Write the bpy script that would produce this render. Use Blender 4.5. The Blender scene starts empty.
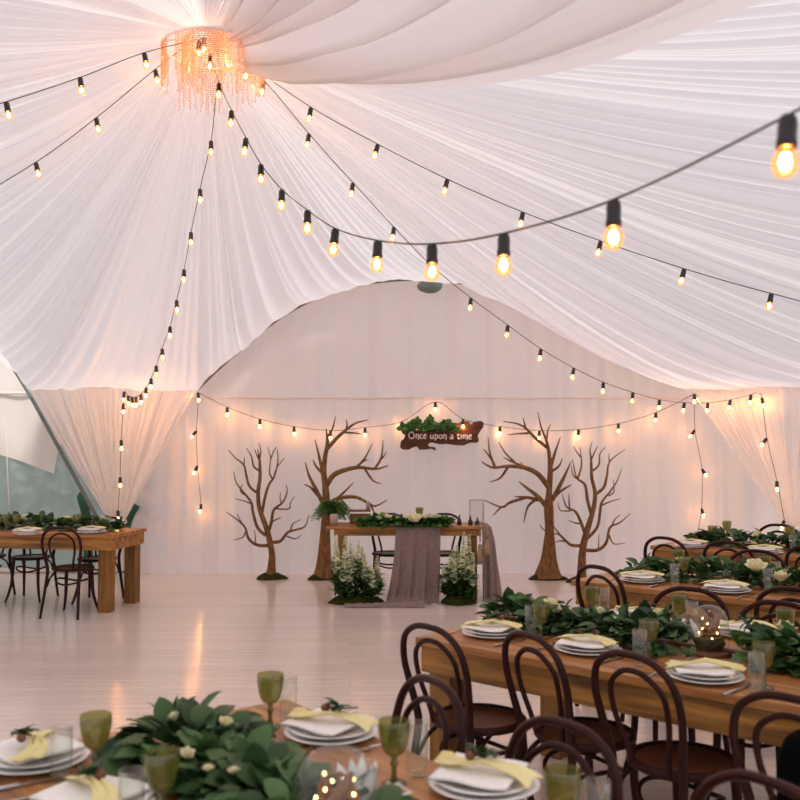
import bpy, math, random
from mathutils import Vector, Matrix
R = random.Random(7)
PI = math.pi
scene = bpy.context.scene
COL = scene.collection
V = Vector

# ---------------------------------------------------------------- camera
FPX, HZ, CAMZ = 950.0, 442.0, 1.65
TH = math.atan((HZ - 400) / FPX)
cd = bpy.data.cameras.new('camera')
cam = bpy.data.objects.new('camera', cd)
COL.objects.link(cam)
cam.location = (0, 0, CAMZ)
cam.rotation_euler = (PI / 2 + TH, 0, 0)
cd.sensor_width = 36
cd.lens = FPX / 800 * 36
cd.dof.use_dof = True
cd.dof.focus_distance = 6.8
cd.dof.aperture_fstop = 3.2
cd.clip_end = 200
scene.camera = cam
scene.view_settings.view_transform = 'Standard'
scene.view_settings.look = 'None'
scene.view_settings.gamma = 1


def ray(px, py):
    a, b = (px - 400) / FPX, (400 - py) / FPX
    return V((a, math.cos(TH) - b * math.sin(TH), math.sin(TH) + b * math.cos(TH)))


def PY(px, py, Y):          # where the sight line through a photo point meets the depth Y
    d = ray(px, py)
    return V((0, 0, CAMZ)) + d * (Y / d.y)


def PZ(px, py, Z):          # ... or the height Z
    d = ray(px, py)
    return V((0, 0, CAMZ)) + d * ((Z - CAMZ) / d.z)


# ---------------------------------------------------------------- materials
def s2l(c):
    return tuple(((x / 255 / 12.92) if x / 255 <= .04045 else ((x / 255 + .055) / 1.055) ** 2.4) for x in c) + (1,)


def newmat(name):
    m = bpy.data.materials.new(name)
    m.use_nodes = True
    nt = m.node_tree
    nt.nodes.clear()
    out = nt.nodes.new('ShaderNodeOutputMaterial')
    return m, nt, out


def N(nt, kind, **kw):
    n = nt.nodes.new('ShaderNode' + kind)
    for k, v in kw.items():
        if k in n.inputs:
            n.inputs[k].default_value = v
        else:
            setattr(n, k, v)
    return n


def L(nt, a, b):
    nt.links.new(a, b)


def noise_col(nt, c1, c2, scale=(1, 1, 1), nscale=5, detail=4, lo=.3, hi=.7, coord='Object'):
    tc = N(nt, 'TexCoord')
    mp = N(nt, 'Mapping')
    mp.inputs['Scale'].default_value = scale
    L(nt, tc.outputs[coord], mp.inputs['Vector'])
    nz = N(nt, 'TexNoise', Scale=nscale, Detail=detail)
    L(nt, mp.outputs[0], nz.inputs['Vector'])
    rp = N(nt, 'ValToRGB')
    rp.color_ramp.elements[0].position = lo
    rp.color_ramp.elements[1].position = hi
    rp.color_ramp.elements[0].color = c1
    rp.color_ramp.elements[1].color = c2
    L(nt, nz.outputs['Fac'], rp.inputs['Fac'])
    return rp.outputs['Color'], nz.outputs['Fac'], mp.outputs[0]


def solid(name, c, c2=None, rough=.5, metal=0, spec=.5, scale=(1, 1, 1), nscale=6, bump=0, coat=0):
    m, nt, out = newmat(name)
    p = N(nt, 'BsdfPrincipled', Roughness=rough, Metallic=metal)
    p.inputs['Specular IOR Level'].default_value = spec
    p.inputs['Coat Weight'].default_value = coat
    col, fac, _ = noise_col(nt, s2l(c), s2l(c2 or c), scale, nscale)
    L(nt, col, p.inputs['Base Color'])
    if bump:
        b = N(nt, 'Bump', Strength=bump, Distance=.01)
        L(nt, fac, b.inputs['Height'])
        L(nt, b.outputs[0], p.inputs['Normal'])
    L(nt, p.outputs[0], out.inputs[0])
    return m


def fabric(name, c, trans=.5, c2=None, nscale=3):
    m, nt, out = newmat(name)
    d = N(nt, 'BsdfDiffuse')
    t = N(nt, 'BsdfTranslucent')
    col, _, _ = noise_col(nt, s2l(c), s2l(c2 or c), (1, 1, 1), nscale)
    L(nt, col, d.inputs[0])
    L(nt, col, t.inputs[0])
    mx = N(nt, 'MixShader')
    mx.inputs[0].default_value = trans
    L(nt, d.outputs[0], mx.inputs[1])
    L(nt, t.outputs[0], mx.inputs[2])
    L(nt, mx.outputs[0], out.inputs[0])
    return m


def island_leaf(name, c1, c2, rough=.45, trans=.25):
    m, nt, out = newmat(name)
    g = N(nt, 'NewGeometry')
    rp = N(nt, 'ValToRGB')
    rp.color_ramp.elements[0].color = s2l(c1)
    rp.color_ramp.elements[1].color = s2l(c2)
    L(nt, g.outputs['Random Per Island'], rp.inputs[0])
    p = N(nt, 'BsdfPrincipled', Roughness=rough)
    p.inputs['Specular IOR Level'].default_value = .35
    t = N(nt, 'BsdfTranslucent')
    L(nt, rp.outputs[0], p.inputs['Base Color'])
    L(nt, rp.outputs[0], t.inputs[0])
    mx = N(nt, 'MixShader')
    mx.inputs[0].default_value = trans
    L(nt, p.outputs[0], mx.inputs[1])
    L(nt, t.outputs[0], mx.inputs[2])
    L(nt, mx.outputs[0], out.inputs[0])
    return m


def thin_glass(name, tint, body=0.0, bodycol=(255, 255, 255), ior=1.45, rough=.03, base_r=.03, emit=None, estr=0):
    m, nt, out = newmat(name)
    tr = N(nt, 'BsdfTransparent')
    tr.inputs[0].default_value = s2l(tint)
    gl = N(nt, 'BsdfGlossy', Roughness=rough)
    lw = N(nt, 'LayerWeight', Blend=.5)
    pw = N(nt, 'Math', operation='POWER')
    pw.inputs[1].default_value = 3.2
    L(nt, lw.outputs['Facing'], pw.inputs[0])
    fr = N(nt, 'Math', operation='MULTIPLY_ADD')
    fr.inputs[1].default_value = ior - .9
    fr.inputs[2].default_value = base_r
    L(nt, pw.outputs[0], fr.inputs[0])
    base = tr.outputs[0]
    if body:
        d = N(nt, 'BsdfDiffuse')
        d.inputs[0].default_value = s2l(bodycol)
        t = N(nt, 'BsdfTranslucent')
        t.inputs[0].default_value = s2l(bodycol)
        m1 = N(nt, 'MixShader')
        m1.inputs[0].default_value = .6
        L(nt, d.outputs[0], m1.inputs[1])
        L(nt, t.outputs[0], m1.inputs[2])
        m2 = N(nt, 'MixShader')
        m2.inputs[0].default_value = body
        L(nt, tr.outputs[0], m2.inputs[1])
        L(nt, m1.outputs[0], m2.inputs[2])
        base = m2.outputs[0]
    if emit:
        e = N(nt, 'Emission', Strength=estr)
        e.inputs[0].default_value = s2l(emit)
        ad = N(nt, 'AddShader')
        L(nt, base, ad.inputs[0])
        L(nt, e.outputs[0], ad.inputs[1])
        base = ad.outputs[0]
    mx = N(nt, 'MixShader')
    L(nt, fr.outputs[0], mx.inputs[0])
    L(nt, base, mx.inputs[1])
    L(nt, gl.outputs[0], mx.inputs[2])
    L(nt, mx.outputs[0], out.inputs[0])
    return m


def emission(name, c, s):
    m, nt, out = newmat(name)
    e = N(nt, 'Emission', Strength=s)
    e.inputs[0].default_value = c
    L(nt, e.outputs[0], out.inputs[0])
    return m


def wood(name, c1, c2, c3, rough=.45, axis=0, grain=14):
    m, nt, out = newmat(name)
    p = N(nt, 'BsdfPrincipled', Roughness=rough)
    p.inputs['Specular IOR Level'].default_value = .35
    sc = [grain] * 3
    sc[axis] = 1.2
    col, fac, vec = noise_col(nt, s2l(c1), s2l(c2), sc, 2.2, 6, .35, .68)
    n2 = N(nt, 'TexNoise', Scale=1.3, Detail=2)
    L(nt, vec, n2.inputs['Vector'])
    mx = N(nt, 'MixRGB', blend_type='MIX')
    mx.inputs[2].default_value = s2l(c3)
    r2 = N(nt, 'ValToRGB')
    r2.color_ramp.elements[0].position = .5
    r2.color_ramp.elements[1].position = .75
    L(nt, n2.outputs['Fac'], r2.inputs[0])
    L(nt, r2.outputs[0], mx.inputs[0])
    L(nt, col, mx.inputs[1])
    L(nt, mx.outputs[0], p.inputs['Base Color'])
    b = N(nt, 'Bump', Strength=.25, Distance=.004)
    L(nt, fac, b.inputs['Height'])
    L(nt, b.outputs[0], p.inputs['Normal'])
    L(nt, p.outputs[0], out.inputs[0])
    return m


M = {}
M['ceil'] = fabric('white_voile', (243, 240, 243), .41)
M['ceil2'] = fabric('white_lining', (246, 241, 240), .7)
M['wall'] = fabric('wall_fabric', (247, 231, 227), .5)
M['curtain'] = fabric('curtain_voile', (242, 236, 234), .44)
M['tenttop'] = fabric('tent_membrane', (236, 226, 218), .3)
M['taupe'] = solid('taupe_linen', (124, 106, 100), (140, 120, 112), .85, spec=.1, nscale=30, bump=.1)
M['tabletop'] = wood('oiled_pine', (182, 124, 70), (146, 92, 46), (100, 60, 28), .36)
M['tablewood'] = wood('rough_pine', (180, 124, 58), (134, 88, 38), (74, 46, 19), .5)
M['leg'] = wood('pine_leg', (146, 100, 42), (108, 70, 28), (68, 42, 17), .5, axis=2)
M['chair'] = solid('dark_bentwood', (54, 21, 14), (38, 14, 10), .42, spec=.16, nscale=9)
M['seatp'] = solid('seat_plywood', (88, 52, 34), (70, 38, 26), .35, scale=(12, 1, 1), nscale=5)
M['leaf'] = island_leaf('garland_leaf', (20, 50, 24), (92, 124, 72))
M['leafd'] = island_leaf('dark_leaf', (18, 48, 22), (84, 118, 60))
M['fern'] = island_leaf('fern_leaf', (38, 78, 30), (96, 138, 62))
M['stemleaf'] = island_leaf('snapdragon_leaf', (30, 62, 24), (88, 122, 56))
M['floret'] = island_leaf('cream_floret', (206, 214, 150), (248, 246, 224), .6)
M['cream'] = solid('cream_petal', (244, 236, 204), (232, 220, 170), .6, spec=.2, nscale=20)
M['moss'] = solid('moss', (34, 38, 16), (62, 62, 26), .95, spec=.05, nscale=40, bump=.6)
M['bark'] = solid('carved_bark', (138, 98, 60), (84, 56, 32), .75, spec=.2, scale=(3, 3, 1), nscale=10, bump=.5)
M['sign'] = solid('dark_slab_wood', (96, 56, 30), (64, 34, 18), .55, spec=.3, scale=(1, 4, 4), nscale=5, bump=.3)
M['letter'] = solid('white_paint', (242, 232, 226), (236, 226, 220), .6)
M['china'] = solid('white_china', (240, 234, 230), (236, 230, 226), .18, spec=.5)
M['napkin'] = solid('white_napkin', (246, 240, 236), (238, 232, 228), .8, spec=.1, nscale=30)
M['yellow'] = fabric('yellow_chiffon', (253, 244, 196), .3, (248, 234, 172), 12)
M['steel'] = solid('cutlery_steel', (215, 212, 210), (200, 198, 196), .18, metal=1)
M['goblet'] = thin_glass('olive_glass', (198, 200, 140), .36, (128, 128, 62), 1.4, .12, .12)
M['clear'] = thin_glass('clear_glass', (251, 253, 251), .012, (255, 255, 255), 1.45, .03, .05)
M['pane'] = thin_glass('lantern_glass', (252, 252, 250), .0, ior=1.1, base_r=.008)
M['pvc'] = thin_glass('clear_pvc', (214, 224, 220), .72, (196, 206, 200), 1.1, .2)
M['black'] = solid('black_plastic', (34, 24, 22), (26, 18, 17), .4)
M['wire'] = solid('black_cable', (40, 30, 28), (30, 22, 20), .5)
M['core'] = emission('glowing_filament', (1.0, .52, .19, 1), 200)
M['bulb'] = thin_glass('amber_bulb_glass', (255, 236, 200), 0, ior=1.25, emit=(255, 140, 46), estr=.5)
M['bead'] = thin_glass('crystal_bead', (255, 228, 204), .36, (250, 214, 184), 1.5, .06)
M['fairy'] = emission('fairy_lamp', (1.0, .62, .22, 1), 14)
M['gold'] = solid('gilt_metal', (205, 160, 90), (190, 140, 70), .3, metal=1)
M['pole'] = solid('grey_steel', (118, 126, 120), (100, 110, 104), .5, metal=.2)
M['green'] = solid('green_tarpaulin', (24, 84, 62), (18, 66, 50), .6)
M['bagcloth'] = solid('black_nylon', (12, 11, 12), (7, 7, 8), .85, spec=.05, nscale=60, bump=.2)
M['candle'] = solid('beige_wax', (172, 150, 126), (158, 136, 112), .6)
M['boxwood'] = solid('brown_box_wood', (124, 72, 38), (92, 52, 28), .6, scale=(1, 8, 8), nscale=4)
M['rope'] = solid('jute_rope', (160, 130, 102), (136, 108, 84), .9, nscale=60, bump=.5)
M['nut'] = solid('brown_nut', (132, 78, 40), (100, 56, 28), .5)
M['dark'] = solid('dark_glass', (40, 36, 46), (30, 28, 34), .25)
M['grass'] = solid('outdoor_lawn', (96, 112, 84), (74, 94, 66), .9, nscale=4)
M['hedge'] = island_leaf('hedge_leaf', (120, 138, 122), (160, 174, 156))


# ---------------------------------------------------------------- mesh builder
class MB:
    def __init__(s):
        s.v, s.f = [], []

    def add(s, vs, fs):
        o = len(s.v)
        s.v += [tuple(v) for v in vs]
        s.f += [tuple(i + o for i in f) for f in fs]

    def box(s, c, d, mat=None):
        x, y, z = (k / 2 for k in d)
        vs = [V((sx * x, sy * y, sz * z)) for sx in (-1, 1) for sy in (-1, 1) for sz in (-1, 1)]
        if mat is not None:
            vs = [mat @ v for v in vs]
        vs = [v + V(c) for v in vs]
        s.add(vs, [(0, 1, 3, 2), (4, 6, 7, 5), (0, 4, 5, 1), (2, 3, 7, 6), (0, 2, 6, 4), (1, 5, 7, 3)])

    def lathe(s, prof, seg=24, c=(0, 0, 0)):
        vs, fs = [], []
        for r, z in prof:
            for k in range(seg):
                a = 2 * PI * k / seg
                vs.append((c[0] + r * math.cos(a), c[1] + r * math.sin(a), c[2] + z))
        for i in range(len(prof) - 1):
            for k in range(seg):
                k2 = (k + 1) % seg
                fs.append((i * seg + k, i * seg + k2, (i + 1) * seg + k2, (i + 1) * seg + k))
        s.add(vs, fs)

    def tube(s, pts, rad, seg=8, cap=True, closed=False):
        pts = [V(p) for p in pts]
        n = len(pts)
        if not hasattr(rad, '__len__'):
            rad = [rad] * n
        vs, fs = [], []
        up = None
        for i in range(n):
            if closed:
                t = pts[(i + 1) % n] - pts[i - 1]
            else:
                t = pts[min(i + 1, n - 1)] - pts[max(i - 1, 0)]
            if t.length < 1e-9:
                t = V((0, 0, 1))
            t.normalize()
            if up is None:
                up = t.orthogonal().normalized()
            up = up - t * up.dot(t)
            if up.length < 1e-6:
                up = t.orthogonal()
            up.normalize()
            w = t.cross(up)
            for k in range(seg):
                a = 2 * PI * k / seg
                vs.append(pts[i] + (up * math.cos(a) + w * math.sin(a)) * rad[i])
        m = n if closed else n - 1
        for i in range(m):
            for k in range(seg):
                k2 = (k + 1) % seg
                j = (i + 1) % n
                fs.append((i * seg + k, i * seg + k2, j * seg + k2, j * seg + k))
        if cap and not closed:
            fs.append(tuple(range(seg))[::-1])
            fs.append(tuple((n - 1) * seg + k for k in range(seg)))
        s.add(vs, fs)

    def grid(s, nu, nv, fn):
        vs = [fn(i / nu, j / nv) for i in range(nu + 1) for j in range(nv + 1)]
        fs = [(i * (nv + 1) + j, (i + 1) * (nv + 1) + j, (i + 1) * (nv + 1) + j + 1, i * (nv + 1) + j + 1)
              for i in range(nu) for j in range(nv)]
        s.add(vs, fs)

    def leaf(s, p, d, nrm, ln, wd, bend=.25):
        p, d, nrm = V(p), V(d).normalized(), V(nrm)
        sd = d.cross(nrm)
        if sd.length < 1e-4:
            sd = d.orthogonal()
        sd.normalize()
        nn = sd.cross(d).normalized()
        rows = [(0, .0, 0), (.2, .7, .02), (.45, 1., .0), (.7, .86, -.06), (.88, .48, -.15), (1, 0, -.24)]
        vs = []
        for t, w, b in rows:
            c = p + d * ln * t + nn * (b * ln * bend * 3)
            vs += [c + sd * wd * w * .5 + nn * w * wd * .14, c, c - sd * wd * w * .5 + nn * w * wd * .14]
        fs = []
        for i in range(5):
            a = i * 3
            fs += [(a, a + 1, a + 4, a + 3), (a + 1, a + 2, a + 5, a + 4)]
        s.add(vs, fs)

    def blob(s, c, r, seg=10, rings=6, jit=0, rnd=R):
        vs, fs = [], []
        for i in range(rings + 1):
            th = PI * i / rings
            for k in range(seg):
                a = 2 * PI * k / seg
                q = 1 + jit * (rnd.random() - .5)
                vs.append((c[0] + r[0] * q * math.sin(th) * math.cos(a), c[1] + r[1] * q * math.sin(th) * math.sin(a),
                           c[2] + r[2] * q * math.cos(th)))
        for i in range(rings):
            for k in range(seg):
                k2 = (k + 1) % seg
                fs.append((i * seg + k, (i + 1) * seg + k, (i + 1) * seg + k2, i * seg + k2))
        s.add(vs, fs)

    def build(s, name, mat, parent=None, smooth=True, bevel=0, loc=None, solidify=0, sub=0):
        me = bpy.data.meshes.new(name)
        me.from_pydata(s.v, [], s.f)
        me.validate()
        me.update()
        o = bpy.data.objects.new(name, me)
        COL.objects.link(o)
        me.materials.append(mat)
        if smooth:
            for p in me.polygons:
                p.use_smooth = True
        if parent is not None:
            o.parent = parent
        if loc is not None:
            o.location = loc
        if bevel:
            b = o.modifiers.new('bevel', 'BEVEL')
            b.width = bevel
            b.segments = 2
        if solidify:
            b = o.modifiers.new('solid', 'SOLIDIFY')
            b.thickness = solidify
            b.offset = 0
        if sub:
            b = o.modifiers.new('sub', 'SUBSURF')
            b.levels = b.render_levels = sub
        return o


def spline(pts, n):
    pts = [V(p) for p in pts]
    out = []
    m = len(pts) - 1
    for k in range(n + 1):
        u = k / n * m
        i = min(int(u), m - 1)
        t = u - i
        p0, p1, p2, p3 = pts[max(i - 1, 0)], pts[i], pts[i + 1], pts[min(i + 2, m)]
        out.append(.5 * ((2 * p1) + (p2 - p0) * t + (2 * p0 - 5 * p1 + 4 * p2 - p3) * t * t + (3 * p1 - p0 - 3 * p2 + p3) * t ** 3))
    return out


def spl1(vals, n):
    return [v.x for v in spline([(x, 0, 0) for x in vals], n)]


def resample(pts, n):
    pts = [V(p) for p in pts]
    d = [0]
    for a, b in zip(pts, pts[1:]):
        d.append(d[-1] + (b - a).length)
    out = []
    j = 0
    for k in range(n + 1):
        s = d[-1] * k / n
        while j < len(pts) - 2 and d[j + 1] < s:
            j += 1
        t = (s - d[j]) / max(1e-9, d[j + 1] - d[j])
        out.append(pts[j].lerp(pts[j + 1], min(1, t)))
    return out, d[-1]


def tag(o, label, cat, group=None, kind=None):
    if label:
        o['label'] = label
    if cat:
        o['category'] = cat
    if group:
        o['group'] = group
    if kind:
        o['kind'] = kind
    return o


def thing(name, label, cat, loc=(0, 0, 0), rz=0, group=None):
    o = bpy.data.objects.new(name, None)
    o.empty_display_size = .1
    COL.objects.link(o)
    o.location = loc
    o.rotation_euler = (0, 0, rz)
    return tag(o, label, cat, group)


def struct(o):
    o['kind'] = 'structure'
    return o


def dup(o, parent=None, **kw):
    c = o.copy()
    COL.objects.link(c)
    if parent is not None:
        c.parent = parent
    for ch in list(o.children):
        dup(ch, c)
    for k, v in kw.items():
        c[k] = v
    return c


def facing_rz(f):            # turn local +Y towards f
    return math.atan2(-f[0], f[1])
WORLD_STR, SUN_STR, EXPO, CHAND_W = .92, 3.3, .04, 5
scene.cycles.transparent_max_bounces = 40
# ---------------------------------------------------------------- world and daylight
w = bpy.data.worlds.new('world')
scene.world = w
w.use_nodes = True
bgn = w.node_tree.nodes['Background']
bgn.inputs[0].default_value = (.86, .92, 1.0, 1)
bgn.inputs[1].default_value = WORLD_STR
sd = bpy.data.lights.new('sun', 'SUN')
sd.energy = SUN_STR
sd.angle = math.radians(12)
sd.color = (1, .97, .93)
so = bpy.data.objects.new('sun', sd)
COL.objects.link(so)
so.rotation_euler = (math.radians(38), math.radians(24), 0)
so.location = (0, 0, 9)
scene.view_settings.exposure = EXPO

# ---------------------------------------------------------------- floor of painted boards
m, nt, out = newmat('painted_boards')
p = N(nt, 'BsdfPrincipled', Roughness=.2)
p.inputs['Specular IOR Level'].default_value = .5
tc = N(nt, 'TexCoord')
br = N(nt, 'TexBrick', Scale=1.0)
br.inputs['Color1'].default_value = s2l((214, 200, 192))
br.inputs['Color2'].default_value = s2l((207, 193, 185))
br.inputs['Mortar'].default_value = s2l((198, 183, 175))
br.inputs['Mortar Size'].default_value = .004
br.inputs['Brick Width'].default_value = 7.0
br.inputs['Row Height'].default_value = .11
br.offset = .37
mp = N(nt, 'Mapping')
mp.inputs['Rotation'].default_value = (0, 0, math.radians(-3))
L(nt, tc.outputs['Object'], mp.inputs[0])
L(nt, mp.outputs[0], br.inputs['Vector'])
mp2 = N(nt, 'Mapping')
mp2.inputs['Scale'].default_value = (2.2, 11, 1)
L(nt, mp.outputs[0], mp2.inputs[0])
nz = N(nt, 'TexNoise', Scale=2.0, Detail=5)
L(nt, mp2.outputs[0], nz.inputs['Vector'])
rp = N(nt, 'ValToRGB')
rp.color_ramp.elements[0].position = .3
rp.color_ramp.elements[1].position = .62
rp.color_ramp.elements[0].color = (.78, .75, .73, 1)
rp.color_ramp.elements[1].color = (1, 1, 1, 1)
L(nt, nz.outputs['Fac'], rp.inputs[0])
mx = N(nt, 'MixRGB', blend_type='MULTIPLY')
mx.inputs[0].default_value = .35
L(nt, br.outputs['Color'], mx.inputs[1])
L(nt, rp.outputs[0], mx.inputs[2])
L(nt, mx.outputs[0], p.inputs['Base Color'])
b1 = N(nt, 'Bump', Strength=.2, Distance=.002)
b1.invert = True
L(nt, br.outputs['Fac'], b1.inputs['Height'])
b2 = N(nt, 'Bump', Strength=.22, Distance=.01)
L(nt, nz.outputs['Fac'], b2.inputs['Height'])
L(nt, b1.outputs[0], b2.inputs['Normal'])
L(nt, b2.outputs[0], p.inputs['Normal'])
rr = N(nt, 'MapRange')
rr.inputs['From Min'].default_value = .3
rr.inputs['From Max'].default_value = .7
rr.inputs['To Min'].default_value = .20
rr.inputs['To Max'].default_value = .10
L(nt, nz.outputs['Fac'], rr.inputs[0])
L(nt, rr.outputs[0], p.inputs['Roughness'])
L(nt, p.outputs[0], out.inputs[0])
q = MB()
q.box((0, 5.4, -.05), (15, 14, .1))
struct(q.build('floor', m, smooth=False))
q = MB()
q.grid(2, 2, lambda u, v: (-30 + 60 * u, 12.5 + 40 * v, -.12))
struct(q.build('ground', M['grass'], smooth=False))
q = MB()
rr_ = random.Random(3)
for k in range(5200):
    x = rr_.uniform(-14, -2)
    y = 17 + rr_.random() * 1.2
    z = rr_.random() ** .8 * 2.3
    a = V((rr_.uniform(-1, 1), rr_.uniform(-1, .2), rr_.uniform(-.3, 1)))
    q.leaf((x, y, z), a, (rr_.uniform(-1, 1), -1, rr_.uniform(-1, 1)), .26, .16)
tag(q.build('hedge', M['hedge']), 'blurred green hedge beyond the clear window', 'hedge', kind='stuff')

# ---------------------------------------------------------------- ceiling lining gathered to the peak
A = PY(206, 36, 7.6)
YG = 11.5
arch_px = [(690, 389), (650, 373), (597, 344), (545, 312), (500, 291), (460, 283), (430, 280), (400, 280), (365, 284), (330, 293),
           (300, 306), (270, 325), (240, 350), (215, 372), (197, 390)]
arch = [PY(x, y, YG) for x, y in arch_px]
R2 = PY(905, 385, 9.9)
L2 = PY(27, 387, 11.0)
ring = [V((1.5, -1.2, 4.3)), V((5.4, -.2, 4.0)), V((5.4, 2.5, 4.5)), V((5.4, 5.0, 4.6)), V((5.4, 7.2, 4.1)), V((5.35, 8.8, 3.1)), R2] + arch + \
    [L2, PY(0, 352, 10.5), V((-4.7, 9.6, 3.2)), V((-4.9, 8.2, 3.8)), V((-5.0, 6.2, 4.25)), V((-5.0, 3.5, 4.45)), V((-4.6, .5, 4.5)),
     V((-2.2, -1.2, 4.4)), V((.2, -1.4, 4.35))]


def pleat_profile(n, length, rnd, lo=.05, hi=.26, k=.5):
    hs = []
    s, step = 0, length / n
    w_, amp, a0 = rnd.uniform(lo, hi), rnd.uniform(.5, 1), 0
    for i in range(n + 1):
        x = i * step
        while x - s > w_:
            s += w_
            w_ = rnd.uniform(lo, hi) * (1.7 if rnd.random() < .15 else 1)
            amp = rnd.uniform(.2, 1.1)
        t = (x - s) / w_
        hs.append(k * amp * w_ * (max(0, math.sin(PI * t)) ** .85))
    return hs


NT, NR = 1900, 26
rp_, rlen = resample(ring + [ring[0]], NT)
rnd = random.Random(11)
hs = pleat_profile(NT, rlen, rnd)
q = MB()
ph = [rnd.uniform(0, 6) for _ in range(4)]


def ceil_pt(i, j):
    t = j / NR
    r = .012 + .988 * t
    b = rp_[i]
    c = A.lerp(b, r)
    u = i / NT * rlen
    sag = .40 * 4 * r * (1 - r) * (.35 + .65 * r) + .06 * math.sin(PI * r) * math.sin(u * 1.9 + ph[0])
    dirn = b - A
    nrm = V((-dirn.x, -dirn.y, 0))
    nrm.normalize()
    nrm = (nrm * .35 + V((0, 0, -1))).normalized()
    h = hs[i] * min(1, r * 1.05) * (1 - .75 * max(0, (r - .82) / .18)) + .02 * math.sin(u * 5 + ph[1] + 2 * r) * r
    return c + V((0, 0, -sag)) + nrm * h


vs = [ceil_pt(i, j) for i in range(NT + 1) for j in range(NR + 1)]
q.add(vs, [(i * (NR + 1) + j, i * (NR + 1) + j + 1, (i + 1) * (NR + 1) + j + 1, (i + 1) * (NR + 1) + j) for i in range(NT) for j in range(NR)])
struct(q.build('ceiling', M['ceil']))

# the near length of lining, hanging low towards the viewer with a hemmed edge
E = spline([PY(214, 52, 7.45), PY(255, 70, 7.1), PY(330, 84, 6.5), PY(440, 88, 5.6), PY(560, 72, 4.6), PY(680, 35, 3.7), PY(790, -12, 3.0), PY(1000, -110, 2.3)], 60)
T = spline([PY(206, 30, 7.6), PY(212, 0, 7.3), PY(212, -60, 6.4), PY(205, -160, 5.2), PY(190, -300, 4.0), PY(170, -480, 3.0), PY(150, -700, 2.2), PY(130, -1000, 1.6)], 60)
q = MB()


def front_pt(u, v):
    i = int(round(u * 60))
    e, t_ = E[i], T[i]
    c = e.lerp(t_, v)
    wv = (t_ - e).length
    bulge = .10 * wv * math.sin(PI * min(1, v * 1.0))
    fold = .11 * min(1.2, wv) * (.6 * math.sin(v * 15 + 2.5 * u) + .55 * math.sin(v * 62 + 1.5 * math.sin(3 * u)) + .22 * math.sin(v * 131 + 4 * u)) * min(1, v * 6)
    return c + V((0, 0, -bulge + fold))


q.grid(60, 80, front_pt)
struct(q.build('ceiling_front', M['ceil2']))
# lining added behind the ceiling's edge to stop daylight leaking onto the walls
eave = [R2] + arch + [L2]
ev, _ = resample(eave, 160)
q = MB()
q.grid(160, 6, lambda u, v: (lambda p_: V((p_.x * (1 + .04 * v), p_.y + (12.35 - p_.y) * v if p_.y > 10.9 else p_.y + 1.6 * v, p_.z + .05 + .22 * v)))(A.lerp(ev[int(round(u * 160))], .975)))
struct(q.build('ceiling_leak_stop', M['wall']))
sa, _ = resample([L2, PY(0, 352, 10.5), V((-4.7, 9.6, 3.2)), V((-4.9, 8.2, 3.8)), V((-5.0, 6.2, 4.25)), V((-5.0, 3.5, 4.45)), V((-4.6, .5, 4.5))], 40)
q = MB()
q.grid(40, 8, lambda u, v: sa[int(round(u * 40))].lerp(V((-8.2, 12.4 - 13 * u, 4.7)), v) + V((0, 0, .08 * (1 - v))))
struct(q.build('ceiling_side_shade', M['ceil2']))  # roof added over the left bay to keep sky light off its wall

# grey tent arches
q = MB()
q.tube(spline([PY(x, y - 1, 11.72) for x, y in arch_px], 70), .03, 10)
struct(q.build('trim_arch', M['pole']))
q = MB()
q.tube(spline([PY(-40, 310, 10.9), PY(0, 351, 11.15), PY(24, 385, 11.25), PY(60, 450, 11.3), PY(98, 520, 11.3), PY(120, 566, 11.3)], 30), .024, 10)
struct(q.build('trim_strut', M['pole']))
q = MB()
g0 = PY(430, 286, 11.6)
q.blob(g0, (.16, .07, .09), 14, 8, .1)
struct(q.build('trim_pouch', M['pole']))

# ---------------------------------------------------------------- fabric walls
YW = 11.95


def wall_fold(x, rnd_ph=0):
    return .026 * math.sin(x * 5.1 + rnd_ph) + .018 * math.sin(x * 13.7 + 1 + rnd_ph) + .012 * math.sin(x * 29 + 2 * math.sin(x * 2.2)) + .03 * max(0, math.sin(x * 13.0 + .5 * math.sin(x * 3))) ** 6 \
        + .05 * max(0, math.sin(x * 1.75 + 2.2)) ** 24


q = MB()
x0, x1 = -3.36, 6.6


def backwall(u, v):
    x = x0 + (x1 - x0) * u
    z = 4.6 * v
    y = YW + wall_fold(x) * (1 if z < 2.2 else .8) + .012 * math.sin(z * 2.3 + x * 1.4)
    if x < -2.3:                                     # pulled towards the tie-back
        k = (-2.3 - x) / 1.06
        dz = z - .85
        y -= .10 * k * math.sin(math.atan2(dz, 1.3 - k) * 9) * math.exp(-abs(dz) * .8)
    return (x, y, z)


q.grid(520, 46, backwall)
struct(q.build('wall_back', M['wall']))
q = MB()
q.tube([(x0 + (x1 - x0) * k / 60, YW - .03 + wall_fold(x0 + (x1 - x0) * k / 60), 2.2 + .004 * math.sin(k)) for k in range(61)], .012, 6)
struct(q.build('trim_seam', M['wall']))

# left end wall: opaque membrane above, clear sheet below, with the cut edge sweeping up
YL = 12.1
xl0, xl1 = -8.0, -3.2


def cutz(x):
    px = 400 + FPX * x / YL
    t = max(0, min(1, (px - -60) / 115))
    return CAMZ + (HZ - (444 + 30 * t ** 1.6)) / FPX * YL if px < 56 else CAMZ + (HZ - (474 - min(1, (px - 56) / 2.5) * 30)) / FPX * YL


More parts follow.
